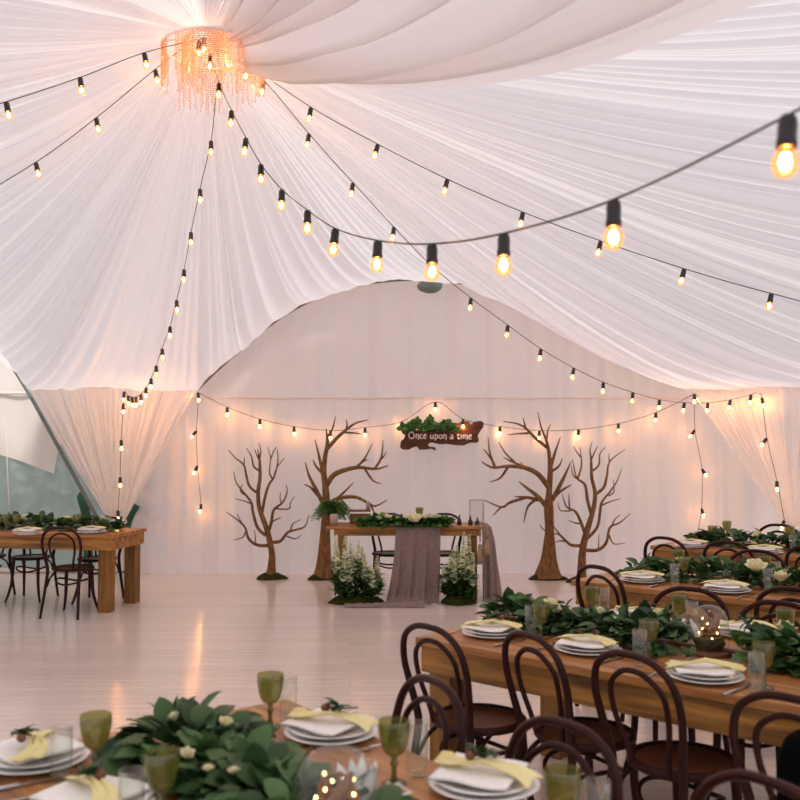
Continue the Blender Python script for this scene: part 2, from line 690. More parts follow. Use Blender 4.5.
q = MB()
q.grid(120, 24, lambda u, v: (xl0 + (xl1 - xl0) * u, YL + .015 * math.sin(u * 60), cutz(xl0 + (xl1 - xl0) * u) + (4.8 - cutz(xl0 + (xl1 - xl0) * u)) * v))
struct(q.build('wall_left', M['tenttop']))
q = MB()
q.grid(120, 20, lambda u, v: (xl0 + (xl1 - xl0) * u, YL + .05 + .03 * math.sin(u * 37 + 2 * v) + .012 * math.sin(u * 91 - 5 * v), 2.4 * v))
struct(q.build('window_1', M['pvc']))
q = MB()
q.tube([(xl0 + (xl1 - xl0) * k / 30, YL - .04, 2.27) for k in range(31)], .018, 6)
struct(q.build('trim_rail', M['tenttop']))
q = MB()
q.tube([(xl0 + (xl1 - xl0) * k / 30, YL - .02, .03) for k in range(31)], .03, 6)
struct(q.build('baseboard_left', M['tenttop']))
for nm, px_ in (('trim_post', 13),):
    q = MB()
    a = PY(px_, 573, YL + .02)
    q.tube([(a.x, YL + .0, .0), (a.x - .08, YL + .0, 1.2), (a.x - .14, YL, 2.2)], .008, 6)
    struct(q.build(nm, M['tenttop']))
# side walls beyond the frame
q = MB()
q.grid(4, 60, lambda u, v: (6.3 + .03 * math.sin(v * 60), 12 - 13 * v, 4.8 * u))
struct(q.build('wall_right', M['wall']))
q = MB()
q.grid(4, 60, lambda u, v: (-7.6 + .03 * math.sin(v * 60), 12 - 13 * v, 4.8 * u))
struct(q.build('wall_side', M['wall']))


# ---------------------------------------------------------------- tied curtains
def curtain(name, label, a, b, tie, foot, seed, tw=.16, ledge=0.0):
    rnd = random.Random(seed)
    n = 340
    length = (b - a).length
    hs_ = pleat_profile(n, length * 1.6, rnd, .05, .17, .5)
    front = V(((b - a).y, -(b - a).x, 0)).normalized()
    if front.y > 0:
        front = -front
    along = V((b.x - a.x, b.y - a.y, 0)).normalized()
    root = thing(name, label, 'curtain', (tie.x, tie.y, 0))
    q = MB()

    def pt(u, v):
        top = a.lerp(b, u)
        h = hs_[int(round(u * n))]
        if v < .72:
            t = v / .72
            pin = tie + along * (u - .5) * tw
            c = top.lerp(pin, t)
            # cloth hangs a little before swinging to the tie
            c.z += -.10 * math.sin(PI * t)
            c += along * (tw * 0 + .10 * math.sin(PI * t) * (.5 - u))
            amp = (1 - .72 * t) * (.25 + .75 * min(1, t * 4))
            return c + front * (h * amp + .05 * math.sin(PI * t) * math.sin(PI * u)) - V((root.location))
        t = (v - .72) / .28
        pin = tie + along * (u - .5) * tw
        bot = foot + along * (u - .5) * (tw * 2.6)
        c = pin.lerp(bot, t)
        return c + front * (h * (.3 + .4 * t)) - V((root.location))

    q.grid(n, 60, pt)
    q.build('cloth', M['curtain'], root)
    q = MB()
    q.tube([tie - V(root.location) + along * math.cos(k / 16 * 2 * PI) * (tw * .62) + front * (math.sin(k / 16 * 2 * PI) * .1 + .03) + V((0, 0, .012 * math.sin(k))) for k in range(16)], .02, 6, closed=True)
    o = q.build('tieback', M['curtain'], root)
    return root


curtain('curtain', 'white voile curtain gathered to one side behind the far left table', L2, PY(197, 390, 11.5) + V((0, -.02, 0)), PY(117, 522, 11.25), PY(112, 571, 11.3) * 1.0, 5)
fr_ = PY(790, 560, 10.9)
curtain('curtain', 'white voile curtain gathered low behind the rearmost table at the right', PY(690, 389, 11.46), R2, PY(796, 528, 10.9), V((fr_.x, fr_.y, .02)), 9)
# green pole and tarpaulin showing beside the left curtain
q = MB()
q.tube(spline([PY(137, 505, 11.75), PY(129, 520, 11.72), PY(123, 545, 11.7), PY(121, 572, 11.7)], 12), .045, 8)
struct(q.build('trim_pole', M['green']))
q = MB()
q.tube(spline([PY(80, 492, 11.8), PY(86, 515, 11.78), PY(88, 545, 11.75), PY(88, 572, 11.7)], 12), [.01] + [.06] * 12, 8)
struct(q.build('trim_tarpaulin', M['green']))
# ---------------------------------------------------------------- string lights
def sock_mesh():
    q = MB()
    q.lathe([(0, .0), (.012, -.001), (.0165, -.006), (.019, -.02), (.0185, -.05), (.0205, -.054), (.0205, -.068), (.016, -.069), (0, -.069)], 14)
    return q


def bulb_mesh():
    q = MB()
    q.lathe([(.014, -.066), (.017, -.072), (.0245, -.088), (.0265, -.101), (.0235, -.116), (.014, -.126), (0, -.129)], 16)
    return q


def core_mesh():
    q = MB()
    q.lathe([(0, -.078), (.006, -.080), (.0095, -.088), (.0115, -.098), (.008, -.108), (0, -.112)], 9)
    return q


SK = None


def place_bulb(root, p, tilt=(0, 0)):
    global SK
    if SK is None:
        s = sock_mesh().build('socket', M['black'], root)
        b = bulb_mesh().build('bulb', M['bulb'], s)
        c = core_mesh().build('filament', M['core'], s)
        SK = s
    else:
        s = dup(SK, root)
    s.location = V(p) - V(root.location)
    s.rotation_euler = (tilt[0], tilt[1], 0)
    return s


def string(label, bulbs, extra0=None, extra1=None, tilt=(0, 0), wr=.0034, up=62, tilts=None):
    """bulbs: (photo x, photo y of the bulb's middle, depth); the cable runs through the tops of the sockets"""
    tops = []
    for (x, y, Y) in bulbs:
        tops.append(PY(x, y, Y) + V((0, 0, .062)))
    root = thing('string_light', label, 'string light', tops[0], 0, 'bulb strings')
    for k, p_ in enumerate(tops):
        tl = tilts[k] if tilts else (tilt[0] + R.uniform(-.06, .06), tilt[1] + R.uniform(-.06, .06))
        place_bulb(root, p_, tl)
    pts = ([PY(*e) for e in extra0] if extra0 else []) + tops + ([PY(*e) for e in extra1] if extra1 else [])
    pts = [p_ - V(root.location) for p_ in pts]
    q = MB()
    q.tube(spline(pts, 8 * (len(pts) - 1)), wr, 6)
    q.build('wire', M['wire'], root)
    return root


pk = (207, 40, 7.5)
string('long bulb string sweeping from the chandelier over the foreground with the largest bulbs',
       [(204, 45, 7.55), (210, 62, 7.4), (219, 91, 7.1), (231.5, 119, 6.7), (246, 147, 6.3), (261, 174, 5.9), (282, 200, 5.5), (307.5, 222, 4.85), (335.5, 242, 4.3),
        (378, 256, 3.75), (432, 262, 3.2), (504, 254, 2.8), (614, 224, 2.36), (789, 146, 1.84)], [pk], [(1010, -10, 1.4)], tilt=(0, .05))
string('bulb string crossing the right ceiling below the hanging lining',
       [(248, 72, 7.45), (311, 115, 7.4), (378, 152, 7.4), (447.5, 187, 7.35), (523, 220, 7.3), (601, 249, 7.2), (684.5, 277, 7.0), (771.5, 302, 6.8)],
       [(222, 52, 7.5)], [(880, 318, 6.6), (990, 318, 6.4)], tilt=(0, .22))
string('bulb string dropping from the chandelier across to the right corner of the back wall',
       [(264, 88, 7.65), (309, 141, 7.80), (353, 190, 7.96), (394, 234, 8.26), (430, 271, 8.60), (471, 304.5, 8.93), (508, 331.5, 9.21), (541, 355, 9.50), (574, 374, 9.79), (603.6, 388, 10.03),
        (633, 398, 10.43), (659.6, 405, 10.85), (684.6, 408, 11.00), (708, 408, 11.05), (730.5, 405, 11.00), (751, 400, 10.85)],
       [(228, 50, 7.50)], [(757, 392, 10.74)], tilt=(0, .12))
string('bulb string hanging from the chandelier down to the left corner curtain',
       [(211, 148, 7.80), (200, 196, 7.98), (191, 239, 8.36), (184, 276, 8.74), (176.5, 306.5, 9.12), (170, 332.5, 9.45), (162, 354.5, 9.74), (156, 371.5, 10.03), (151, 384, 10.43), (146, 393, 10.64),
        (141, 399.5, 10.74), (136, 402.5, 10.74), (132, 402.5, 10.74), (128, 401, 10.74), (124, 397, 10.74), (123.5, 409, 10.64), (121, 445.5, 10.64), (120, 482.5, 10.64), (118, 516, 10.64)],
       [(216, 95, 7.60)], None, tilt=(0, -.03))
string('upper of the two bulb strings running from the chandelier to the left edge',
       [(144, 61, 6.9), (80, 86, 6.6), (6, 111, 6.2)], [(205, 38, 7.4)], [(-90, 130, 5.8)], tilt=(0, -.2))
string('lower of the two bulb strings running from the chandelier to the left edge',
       [(155, 77, 7.5), (96, 125.5, 7.5), (35.5, 170, 7.5)], [(200, 36, 7.55)], [(-60, 220, 7.5)], tilt=(0, -.25))
string('bulb string swagged along the back wall above the wooden sign',
       [(198, 397.5, 11.42), (227, 412, 11.84), (260, 424, 11.84), (294, 431.5, 11.84), (330.5, 435.5, 11.84), (365, 432.5, 11.84), (402, 426.5, 11.83), (435.5, 407, 11.83), (463, 424, 11.56),
        (500, 431.5, 11.83), (539.5, 435.5, 11.83), (578.5, 434.5, 11.83), (618.5, 428.5, 11.83), (656, 417.5, 11.83), (694.5, 399, 11.4)],
       None, None, tilt=(.1, 0), wr=.0034)
string('straight bulb string hanging down the wall beside the smaller left tree', [(196.5, 436, 11.75), (197.5, 471, 11.78), (201, 509, 11.78)],
       [(199, 394, 11.4)], None, tilts=[(.1, .7), (.1, .5), (0, .1)])
string('straight bulb string hanging down the wall beside the right curtain', [(695, 435, 11.75), (702, 474, 11.78), (701.5, 513.5, 11.78)],
       [(695, 394, 11.4)], [(697, 540, 11.65), (696, 576, 11.7)], tilts=[(.1, .6), (.1, -.6), (.1, -.3)])
string('bulb string hanging slantwise down the folds of the right curtain', [(762, 403, 10.75), (767, 443.5, 10.7), (777, 486.5, 10.65), (784.5, 526, 10.6)],
       [(759, 394, 10.8)], None, tilts=[(.1, -.2), (.1, .6), (0, 0), (.1, .3)])

# ---------------------------------------------------------------- chandelier of bead strands
cc = PY(214, 47, 7.35)
ch = thing('chandelier', 'glowing bead-strand chandelier at the gathered peak of the ceiling', 'chandelier', cc)
q = MB()
for rr_, zz in ((.40, -.02), (.24, .03)):
    q.tube([(rr_ * math.cos(2 * PI * k / 40), rr_ * math.sin(2 * PI * k / 40), zz) for k in range(40)], .012, 6, closed=True)
for k in range(4):
    a = k * PI / 2 + .4
    q.tube([(.40 * math.cos(a), .40 * math.sin(a), -.02), (.2 * math.cos(a), .2 * math.sin(a), .04), (0, 0, .12)], .008, 5)
q.build('ring', M['china'], ch)
rb = random.Random(4)


def bead_curtain(r_, a0, a1, z0, ln, n):
    q = MB()
    for k in range(n):
        a = a0 + (a1 - a0) * k / (n - 1)
        l_ = ln * (.75 + .25 * math.sin(k * 1.9)) * (1.0 + .2 * rb.random())
        nb = int(l_ / .017)
        for j in range(nb):
            s_ = .0072
            c = V((r_ * math.cos(a) + rb.uniform(-.003, .003), r_ * math.sin(a) + rb.uniform(-.003, .003), z0 - j * .017))
            q.add([c + V(d) * s_ for d in ((1, 0, 0), (-1, 0, 0), (0, 1, 0), (0, -1, 0), (0, 0, 1.1), (0, 0, -1.1))],
                  [(0, 2, 4), (2, 1, 4), (1, 3, 4), (3, 0, 4), (2, 0, 5), (1, 2, 5), (3, 1, 5), (0, 3, 5)])
    o = q.build('bead_curtain', M['bead'], ch, smooth=False)
    o['kind'] = 'stuff'
    return o


for k in range(5):
    a0 = k * 2 * PI / 5 + .35
    bead_curtain(.40, a0, a0 + .95, -.03, .30 + .06 * (k % 2), 26)
    bead_curtain(.24, a0 + .5, a0 + 1.35, .02, .30, 16)
for k in range(2):
    a = k * PI + .9
    s = place_bulb(ch, V(ch.location) + V((.15 * math.cos(a), .15 * math.sin(a), .0)))
    s.name = 'lamp_socket'
pl = bpy.data.lights.new('chandelier_lamp', 'POINT')
pl.energy = CHAND_W
pl.color = (1, .46, .2)
pl.shadow_soft_size = .12
po = bpy.data.objects.new('chandelier_lamp', pl)
COL.objects.link(po)
po.location = cc + V((0, 0, -.2))

# ---------------------------------------------------------------- carved trees
def tree(label, x0, y0, k, Y, trunk, branches, rs, seed, group, flat=.75):
    rnd = random.Random(seed)
    c = lambda x, y, Y_=Y: PY(x0 + x / k, y0 + y / k, Y_)
    base = c(*trunk[0][:2])
    root = thing('carved_tree', label, 'tree', (base.x, base.y, 0), 0, group)
    px = Y / FPX / k
    o = V((base.x, base.y, 0))
    q = MB()
    pts = [c(t[0], t[1]) - o for t in trunk]
    pts[0].z = .02
    n = 7 * (len(pts) - 1)
    pr = spl1([t[2] * px for t in trunk], n)
    q.tube(spline(pts, n), [max(r_, .003) for r_ in pr], 14)
    for i, br_ in enumerate(branches):
        r0, r1, pl_ = br_
        off = rnd.uniform(-.16, .05)
        ps = []
        for j, (x, y) in enumerate(pl_):
            ps.append(c(x, y, Y + off * j / (len(pl_) - 1)) - o)
        m_ = 6 * (len(ps) - 1)
        q.tube(spline(ps, m_), [(r0 * 1.12 + (r1 - r0 * 1.12) * (t / m_) ** 1.5) * px for t in range(m_ + 1)], 8)
    q.build('trunk', M['bark'], root)
    q = MB()
    nb = 26
    for ring_ in range(1):
        vs, fs = [], []
        for a_ in range(nb):
            for b_ in range(7):
                th = 2 * PI * a_ / nb
                f = b_ / 6
                rr = (rs * (1 + .14 * math.sin(3 * th + seed) + .1 * rnd.random())) * (1 - f)
                vs.append((rr * math.cos(th), rr * flat * math.sin(th), -.004 + .07 * (1 - (1 - f) ** 3) * (.8 + .4 * rnd.random())))
        for a_ in range(nb):
            for b_ in range(6):
                a2 = (a_ + 1) % nb
                fs.append((a_ * 7 + b_, a2 * 7 + b_, a2 * 7 + b_ + 1, a_ * 7 + b_ + 1))
        q.add(vs, fs)
    q.build('moss_base', M['moss'], root)
    return root


tree('small carved tree with slender curling branches, left end of the back wall', 220, 400, 4, 11.55,
     [(203, 708, 24), (206, 670, 17), (208, 620, 13), (200, 570, 12), (188, 520, 11), (172, 475, 10), (157, 430, 9), (152, 370, 8), (160, 310, 7), (158, 240, 5), (150, 195, 1.5)],
     [(6, 1.5, [(200, 582), (150, 580), (115, 555), (100, 510), (70, 480), (25, 448)]), (3, 1.2, [(102, 530), (90, 550), (55, 560)]), (2.5, 1, [(142, 578), (141, 545), (138, 518)]),
      (3, 1, [(96, 505), (80, 480), (68, 455)]), (6, 1.5, [(182, 542), (150, 510), (132, 450), (125, 410), (95, 370), (65, 330), (55, 285)]),
      (3, 1.2, [(125, 415), (100, 405), (62, 395)]), (3, 1, [(110, 385), (82, 365), (90, 335)]), (5, 1.5, [(150, 372), (118, 345), (105, 300), (95, 260), (60, 230), (35, 200)]),
      (2.5, 1, [(96, 262), (97, 245), (97, 228)]), (4, 1.2, [(159, 285), (135, 265), (125, 225), (105, 192)]), (3, 1, [(158, 242), (145, 215), (138, 195)]),
      (3, 1, [(157, 240), (163, 205), (155, 172)]), (5.5, 1.2, [(168, 452), (180, 390), (195, 340), (215, 310), (228, 270), (258, 232)]),
      (3, 1, [(210, 315), (198, 290), (202, 230), (190, 188)]), (3, 1, [(222, 290), (232, 240), (228, 195)]), (2.5, 1, [(203, 235), (215, 205), (228, 186)]),
      (6, 1.2, [(192, 535), (205, 490), (215, 440), (250, 410), (268, 370), (265, 340)]), (3, 1, [(225, 435), (275, 435), (282, 410), (298, 386)]), (2.5, 1, [(246, 415), (240, 390), (244, 368)]),
      (3, 1, [(205, 490), (225, 478), (245, 470)]), (6, 1.5, [(200, 568), (240, 565), (270, 530), (300, 520), (340, 505), (355, 460)]), (3, 1, [(262, 542), (300, 555), (325, 540)]),
      (3, 1, [(282, 525), (292, 495), (325, 478)])], .19, 1, 'small carved trees with thin branches')
tree('thick-trunked carved tree rising behind the fern end of the head table', 220, 400, 4, 11.55,
     [(415, 706, 46), (416, 670, 34), (418, 600, 25), (422, 500, 19), (425, 420, 17), (422, 350, 13), (415, 290, 11.5), (420, 230, 9.5), (430, 170, 7), (424, 112, 1.5)],
     [(7, 1.5, [(430, 195), (470, 150), (510, 115), (545, 92), (592, 80)]), (4, 1.2, [(503, 122), (508, 100), (505, 78)]), (4, 1.2, [(500, 130), (535, 132), (565, 136)]),
      (4.5, 1.2, [(428, 150), (450, 115), (462, 65)]), (6, 1.2, [(412, 300), (395, 220), (380, 158)]), (5, 1.2, [(408, 292), (382, 262), (372, 238)]),
      (10, 2, [(424, 345), (455, 300), (510, 277), (560, 270), (625, 276), (673, 262)]), (5, 1.2, [(540, 274), (578, 235), (609, 174)]), (3, 1.2, [(562, 252), (580, 242), (594, 238)]),
      (5, 1.2, [(618, 277), (645, 229), (652, 160)]), (3, 1.2, [(640, 242), (655, 225), (667, 206)]), (4.5, 1.2, [(580, 276), (612, 322), (648, 336)]),
      (8, 2, [(430, 430), (450, 405), (484, 391), (544, 389), (592, 412), (622, 424), (668, 400)]), (5, 1.2, [(462, 400), (500, 365), (534, 330)]), (4, 1.2, [(600, 414), (612, 440), (620, 454)]),
      (4, 1.2, [(478, 393), (502, 420), (513, 442)]), (8, 1.5, [(410, 410), (380, 350), (355, 300), (341, 248)]), (6, 1.5, [(400, 392), (365, 352), (337, 337)])], .21, 2, 'large carved trees with stout branches')
tree('thick-trunked carved tree flaring widely at its foot, right of the head table', 470, 400, 4, 11.55,
     [(312, 718, 62), (312, 690, 50), (315, 640, 33), (317, 580, 24), (318, 520, 18), (315, 430, 19), (316, 370, 12), (321, 290, 11), (318, 230, 8), (308, 170, 5.5), (285, 110, 3.5), (272, 48, 1.2)],
     [(6, 1.5, [(308, 190), (260, 150), (225, 115), (190, 95), (133, 86)]), (4, 1.2, [(224, 118), (218, 95), (213, 72)]), (4, 1.2, [(240, 132), (190, 135), (150, 139)]),
      (3.5, 1.2, [(307, 155), (312, 120), (322, 97)]), (6, 1.2, [(322, 275), (340, 210), (362, 148)]), (5, 1.2, [(322, 288), (355, 265), (370, 233)]),
      (10, 2, [(312, 345), (270, 295), (215, 270), (150, 265), (90, 270), (45, 246)]), (5, 1.2, [(100, 268), (80, 215), (72, 148)]), (4, 1.2, [(88, 240), (70, 215), (53, 196)]),
      (4.5, 1.2, [(220, 268), (165, 245), (133, 229)]), (4, 1.2, [(178, 248), (140, 210), (115, 168)]), (5, 1.2, [(152, 268), (120, 312), (77, 328)]), (3, 1.2, [(216, 272), (208, 258), (204, 248)]),
      (9, 1.6, [(305, 425), (270, 385), (225, 350), (196, 326)]), (7, 1.6, [(275, 400), (230, 390), (178, 386)]), (6, 1.6, [(222, 390), (160, 410), (125, 428), (57, 400)]),
      (4, 1.2, [(128, 426), (108, 445), (92, 463)]), (5.5, 1.4, [(262, 398), (230, 430), (215, 492)]), (8, 1.4, [(325, 402), (355, 370), (407, 338)]), (8, 1.2, [(328, 402), (365, 330), (385, 290), (404, 246)])],
     .23, 3, 'large carved trees with stout branches')
tree('small carved tree with slender curling branches, right end of the back wall', 470, 400, 4, 11.28,
     [(446, 720, 20), (447, 680, 18), (449, 620, 15), (458, 560, 13), (478, 490, 11), (495, 430, 9), (500, 370, 8), (487, 310, 6.5), (485, 250, 5), (482, 212, 2)],
     [(6, 1.3, [(448, 582), (405, 580), (370, 550), (345, 520), (330, 498)]), (3, 1, [(378, 565), (358, 564), (336, 571)]), (3, 1, [(362, 542), (345, 535), (332, 535)]),
      (3, 1, [(312, 530), (290, 515), (280, 498)]), (6, 1.3, [(462, 540), (440, 480), (420, 445), (385, 425), (368, 373)]), (3, 1, [(398, 430), (396, 400), (396, 374)]),
      (3, 1, [(405, 442), (362, 442), (352, 410)]), (3, 1, [(438, 495), (415, 490), (393, 480)]), (6, 1.3, [(486, 462), (470, 400), (460, 340), (430, 315), (420, 290), (410, 236)]),
      (3, 1, [(432, 318), (412, 300), (405, 262)]), (4, 1, [(432, 312), (446, 260), (440, 188)]), (2.5, 1, [(442, 228), (425, 205), (414, 183)]), (3, 1, [(484, 232), (480, 200), (488, 168)]),
      (3, 1, [(485, 238), (500, 205), (510, 184)]), (3.5, 1, [(488, 285), (515, 260), (520, 215), (542, 188)]), (6, 1.2, [(500, 378), (535, 350), (548, 300), (560, 245), (620, 198)]),
      (2.5, 1, [(558, 252), (556, 232), (556, 213)]), (6, 1.2, [(465, 558), (508, 510), (520, 450), (527, 410), (565, 360), (590, 320), (607, 272)]), (3, 1, [(525, 422), (565, 405), (602, 394)]),
      (3, 1, [(555, 383), (576, 365), (573, 318)]), (6.5, 1.3, [(456, 600), (510, 600), (545, 570), (560, 510), (600, 490), (642, 453)]), (3, 1, [(556, 540), (575, 575), (620, 572)]),
      (3, 1, [(566, 508), (578, 480), (602, 458)]), (2.5, 1, [(513, 600), (515, 570), (515, 538)])], .17, 4, 'small carved trees with thin branches')

# ---------------------------------------------------------------- wooden sign with its lettering and ivy
YS = 11.62
sc_ = lambda x, y: (380 + x / 6.667, 390 + y / 6.667)
outline = [(140, 340), (160, 325), (168, 300), (150, 290), (140, 272), (152, 262), (200, 268), (300, 265), (400, 262), (472, 250), (478, 216), (520, 222), (560, 206), (596, 210), (602, 234), (628, 212), (670, 205), (692, 216), (690, 245),
           (668, 275), (652, 305), (660, 335), (650, 352), (600, 352), (560, 370), (500, 368), (450, 360), (400, 362), (340, 350), (318, 362), (330, 378), (366, 380), (376, 400), (362, 402), (345, 392), (300, 398),
           (262, 398), (246, 376), (225, 382), (190, 398), (150, 398), (133, 382)]
front_ = [PY(*sc_(x, y), YS) for x, y in outline]
org = PY(*sc_(415, 320), YS)
sg = thing('wooden_sign', 'dark wooden slab sign lettered Once upon a time', 'sign', org)
me = MB()
n_ = len(front_)
me.add([p_ - org for p_ in front_] + [p_ - org + V((0, .05, 0)) for p_ in front_],
       [tuple(range(n_))[::-1], tuple(range(n_, 2 * n_))] + [(i, (i + 1) % n_, (i + 1) % n_ + n_, i + n_) for i in range(n_)])
me.build('board', M['sign'], sg, smooth=False, bevel=.008)

# uncial lettering drawn with a broad pen: strokes in a unit box (x advance, y 0..1 x-height)
GL = {
    'O': (1.35, [[(.62, 1.5), (.25, 1.35), (.08, .8), (.2, .2), (.6, -.05), (1.02, .2), (1.15, .75), (1.0, 1.25), (.62, 1.5)], [(.3, 1.5), (.62, 1.5), (.95, 1.62)]]),
    'n': (.85, [[(.1, 1), (.18, .9), (.18, 0)], [(.18, .75), (.42, 1), (.66, .8), (.68, .1), (.55, -.28)]]),
    'c': (.75, [[(.62, .9), (.35, 1), (.1, .6), (.2, .1), (.42, 0), (.64, .12)]]),
    'e': (.8, [[(.12, .5), (.55, .62), (.6, .88), (.38, 1), (.1, .6), (.2, .1), (.42, 0), (.68, .14)]]),
    'u': (.9, [[(.08, 1), (.16, .9), (.18, .2), (.38, 0), (.64, .25)], [(.66, 1), (.66, .12), (.78, 0)]]),
    'p': (.88, [[(.1, 1), (.18, .9), (.18, -.5)], [(.18, .8), (.42, 1), (.7, .7), (.62, .15), (.38, 0), (.18, .15)]]),
    'o': (.85, [[(.4, 1), (.12, .7), (.14, .25), (.4, 0), (.68, .3), (.68, .75), (.4, 1)]]),
    'a': (.85, [[(.15, .88), (.42, 1), (.6, .75), (.6, .1), (.76, 0)], [(.6, .5), (.25, .48), (.12, .2), (.32, 0), (.6, .2)]]),
    't': (.7, [[(.02, .95), (.36, 1.0), (.62, .97)], [(.3, 1.0), (.28, .2), (.42, 0), (.62, .12)]]),
    'i': (.45, [[(.1, .95), (.2, .88), (.2, .1), (.34, 0)]]),
    'm': (1.2, [[(.1, 1), (.18, .9), (.18, 0)], [(.18, .78), (.38, 1), (.56, .8), (.56, 0)], [(.56, .78), (.78, 1), (.98, .8), (1.0, .1), (.88, -.28)]]),
    ' ': (.55, []),
}
YSR = .0066
q = MB()
text = 'Once upon a time'
tw_ = sum(GL[c_][0] for c_ in text)
x_a, x_b = 190, 615
xs = (x_b - x_a) / tw_
cx = x_a
for c_ in text:
    adv, strokes = GL[c_]
    for st in strokes:
        base_y = lambda x: 322 + (x - 190) * .012
        ps = [PY(*sc_(cx + x * xs, base_y(cx) - y * 27), YS - .012) - org for x, y in st]
        sp = spline(ps, 6 * (len(ps) - 1))
        m_ = len(sp) - 1
        q.tube(sp, [YSR * (.75 + .5 * abs(math.sin(3 * t / m_))) for t in range(m_ + 1)], 6)
    cx += adv * xs
q.build('lettering', M['letter'], sg)


def leafy(q, rnd, n, fn, lmin, lmax, wr=.62):
    for k in range(n):
        p_, d_, nn = fn(rnd)
        l_ = rnd.uniform(lmin, lmax)
        q.leaf(p_, d_, nn, l_, l_ * wr * rnd.uniform(.8, 1.15))


rnd = random.Random(21)
iv = thing('ivy_spray', 'green ivy spray lying along the top of the wooden sign', 'greenery', org + V((-.25, -.02, .1)))
o_ = V(iv.location)


def ivy_fn(rnd):
    x = rnd.uniform(150, 505)
    hump = 262 - 70 * math.sin(PI * (x - 140) / 370) * (.6 + .4 * math.sin(x * .06))
    y = rnd.uniform(hump - 4, 264)
    p_ = PY(*sc_(x, y), YS - rnd.uniform(.02, .14)) - o_
    return p_, V((rnd.uniform(-1, 1), rnd.uniform(-1, .1), rnd.uniform(-.3, 1))), V((rnd.uniform(-.5, .5), -1, rnd.uniform(0, .8)))


q = MB()
leafy(q, rnd, 420, ivy_fn, .035, .08, .75)
q.build('foliage', M['fern'], iv)
q = MB()
q.tube([PY(*sc_(150 + 35 * k, 278 - 8 * math.sin(k)), YS - .04) - o_ for k in range(11)], .006, 5)
q.build('stem', M['boxwood'], iv)
# ---------------------------------------------------------------- furniture
TZ = .755


def table(name, label, corner, u, length, width, group=None, leg=.12, apron=.12, legins=.035, over=.02):
    """corner: the table top's near-side end corner; u runs along the long side, the top lies to its left"""
    u = V((u[0], u[1])).normalized()
    rz = math.atan2(u.y, u.x)
    root = thing(name, label, 'table', (corner[0], corner[1], 0), rz, group)
    q = MB()
    nb = 5
    bw = width / nb
    for k in range(nb):
        q.box((length / 2, bw * (k + .5), TZ - .0175), (length, bw - .0015, .035))
    o = q.build('tabletop', M['tabletop'], root, smooth=False, bevel=.003)
    for k, (cx_, cy_, lx, ly) in enumerate([(length / 2, over + .0125, length - 2 * over, .025), (length / 2, width - over - .0125, length - 2 * over, .025),
                                            (over + .0125, width / 2, .025, width - 2 * over - .052), (length - over - .0125, width / 2, .025, width - 2 * over - .052)]):
        q = MB()
        q.box((cx_, cy_, TZ - .0355 - apron / 2), (lx, ly, apron))
        q.build('apron', M['tablewood'], root, smooth=False, bevel=.003)
    ins = over + .026 + leg / 2
    for ax in (ins, length - ins):
        for ay in (ins, width - ins):
            q = MB()
            q.box((ax, ay, (TZ - .036) / 2), (leg, leg, TZ - .036))
            q.build('leg', M['leg'], root, smooth=False, bevel=.004)
    return root


uB = V((.745, -.667, 0)).normalized()
vB = V((-uB.y, uB.x, 0))
cB = PZ(415, 637, TZ)
cB.z = 0
cD = PZ(571, 580, TZ)
cD.z = 0
cE = PZ(650, 545.5, TZ)
cE.z = 0
uC = V((.605, -.796, 0)).normalized()
vC = V((-uC.y, uC.x, 0))
WC, WB, WD = 1.08, 1.12, 1.05
cC = PZ(287, 699, TZ)      # this corner is the far one; its long side runs along uC
cC.z = 0
cC0 = cC - vC * WC
uF = V((1.0, -.19, 0)).normalized()
vF = V((-uF.y, uF.x, 0))
cF = PZ(112, 535, TZ)
cF.z = 0
LF, WF = 2.4, .75
GT = 'long wooden banquet tables'
table('banquet_table', 'long wooden table nearest the camera with a leafy runner', cC0, uC, 2.5, WC, GT)
table('banquet_table', 'long wooden table at the right with the fullest leaf runner and glass dome', cB, uB, 2.4, WB, GT)
table('banquet_table', 'middle wooden table of the three stacked along the right side', cD, uB, 2.4, WD, GT)
table('banquet_table', 'rearmost wooden table at the right in front of the gathered curtain', cE, uB, 2.4, .9, GT)
table('banquet_table', 'wooden table standing alone at the far left by the clear window', cF - uF * LF, uF, LF, WF, GT)

# head table
TG = .765
gl_, gr_ = PY(326, 526, 9.95), PY(489, 526, 9.95)
wG = gr_.x - gl_.x
hg = thing('head_table', 'small wooden head table in front of the trees', 'table', (gl_.x, 9.95, 0))
q = MB()
for k in range(4):
    q.box((wG / 2, .15 * (k + .5), TG - .0125), (wG, .148, .025))
q.build('tabletop', M['tabletop'], hg, smooth=False, bevel=.003)
for (a_, b_, lx, ly) in [(wG / 2, .05, wG - .16, .025), (wG / 2, .55, wG - .16, .025), (.10, .30, .025, .47), (wG - .10, .30, .025, .47)]:
    q = MB()
    q.box((a_, b_, TG - .0605), (lx, ly, .07))
    q.build('apron', M['tablewood'], hg, smooth=False, bevel=.003)
for ax in (.155, wG - .155):
    for ay in (.105, .495):
        q = MB()
        q.box((ax, ay, (TG - .026) / 2), (.07, .07, TG - .026))
        q.build('leg', M['leg'], hg, smooth=False, bevel=.003)


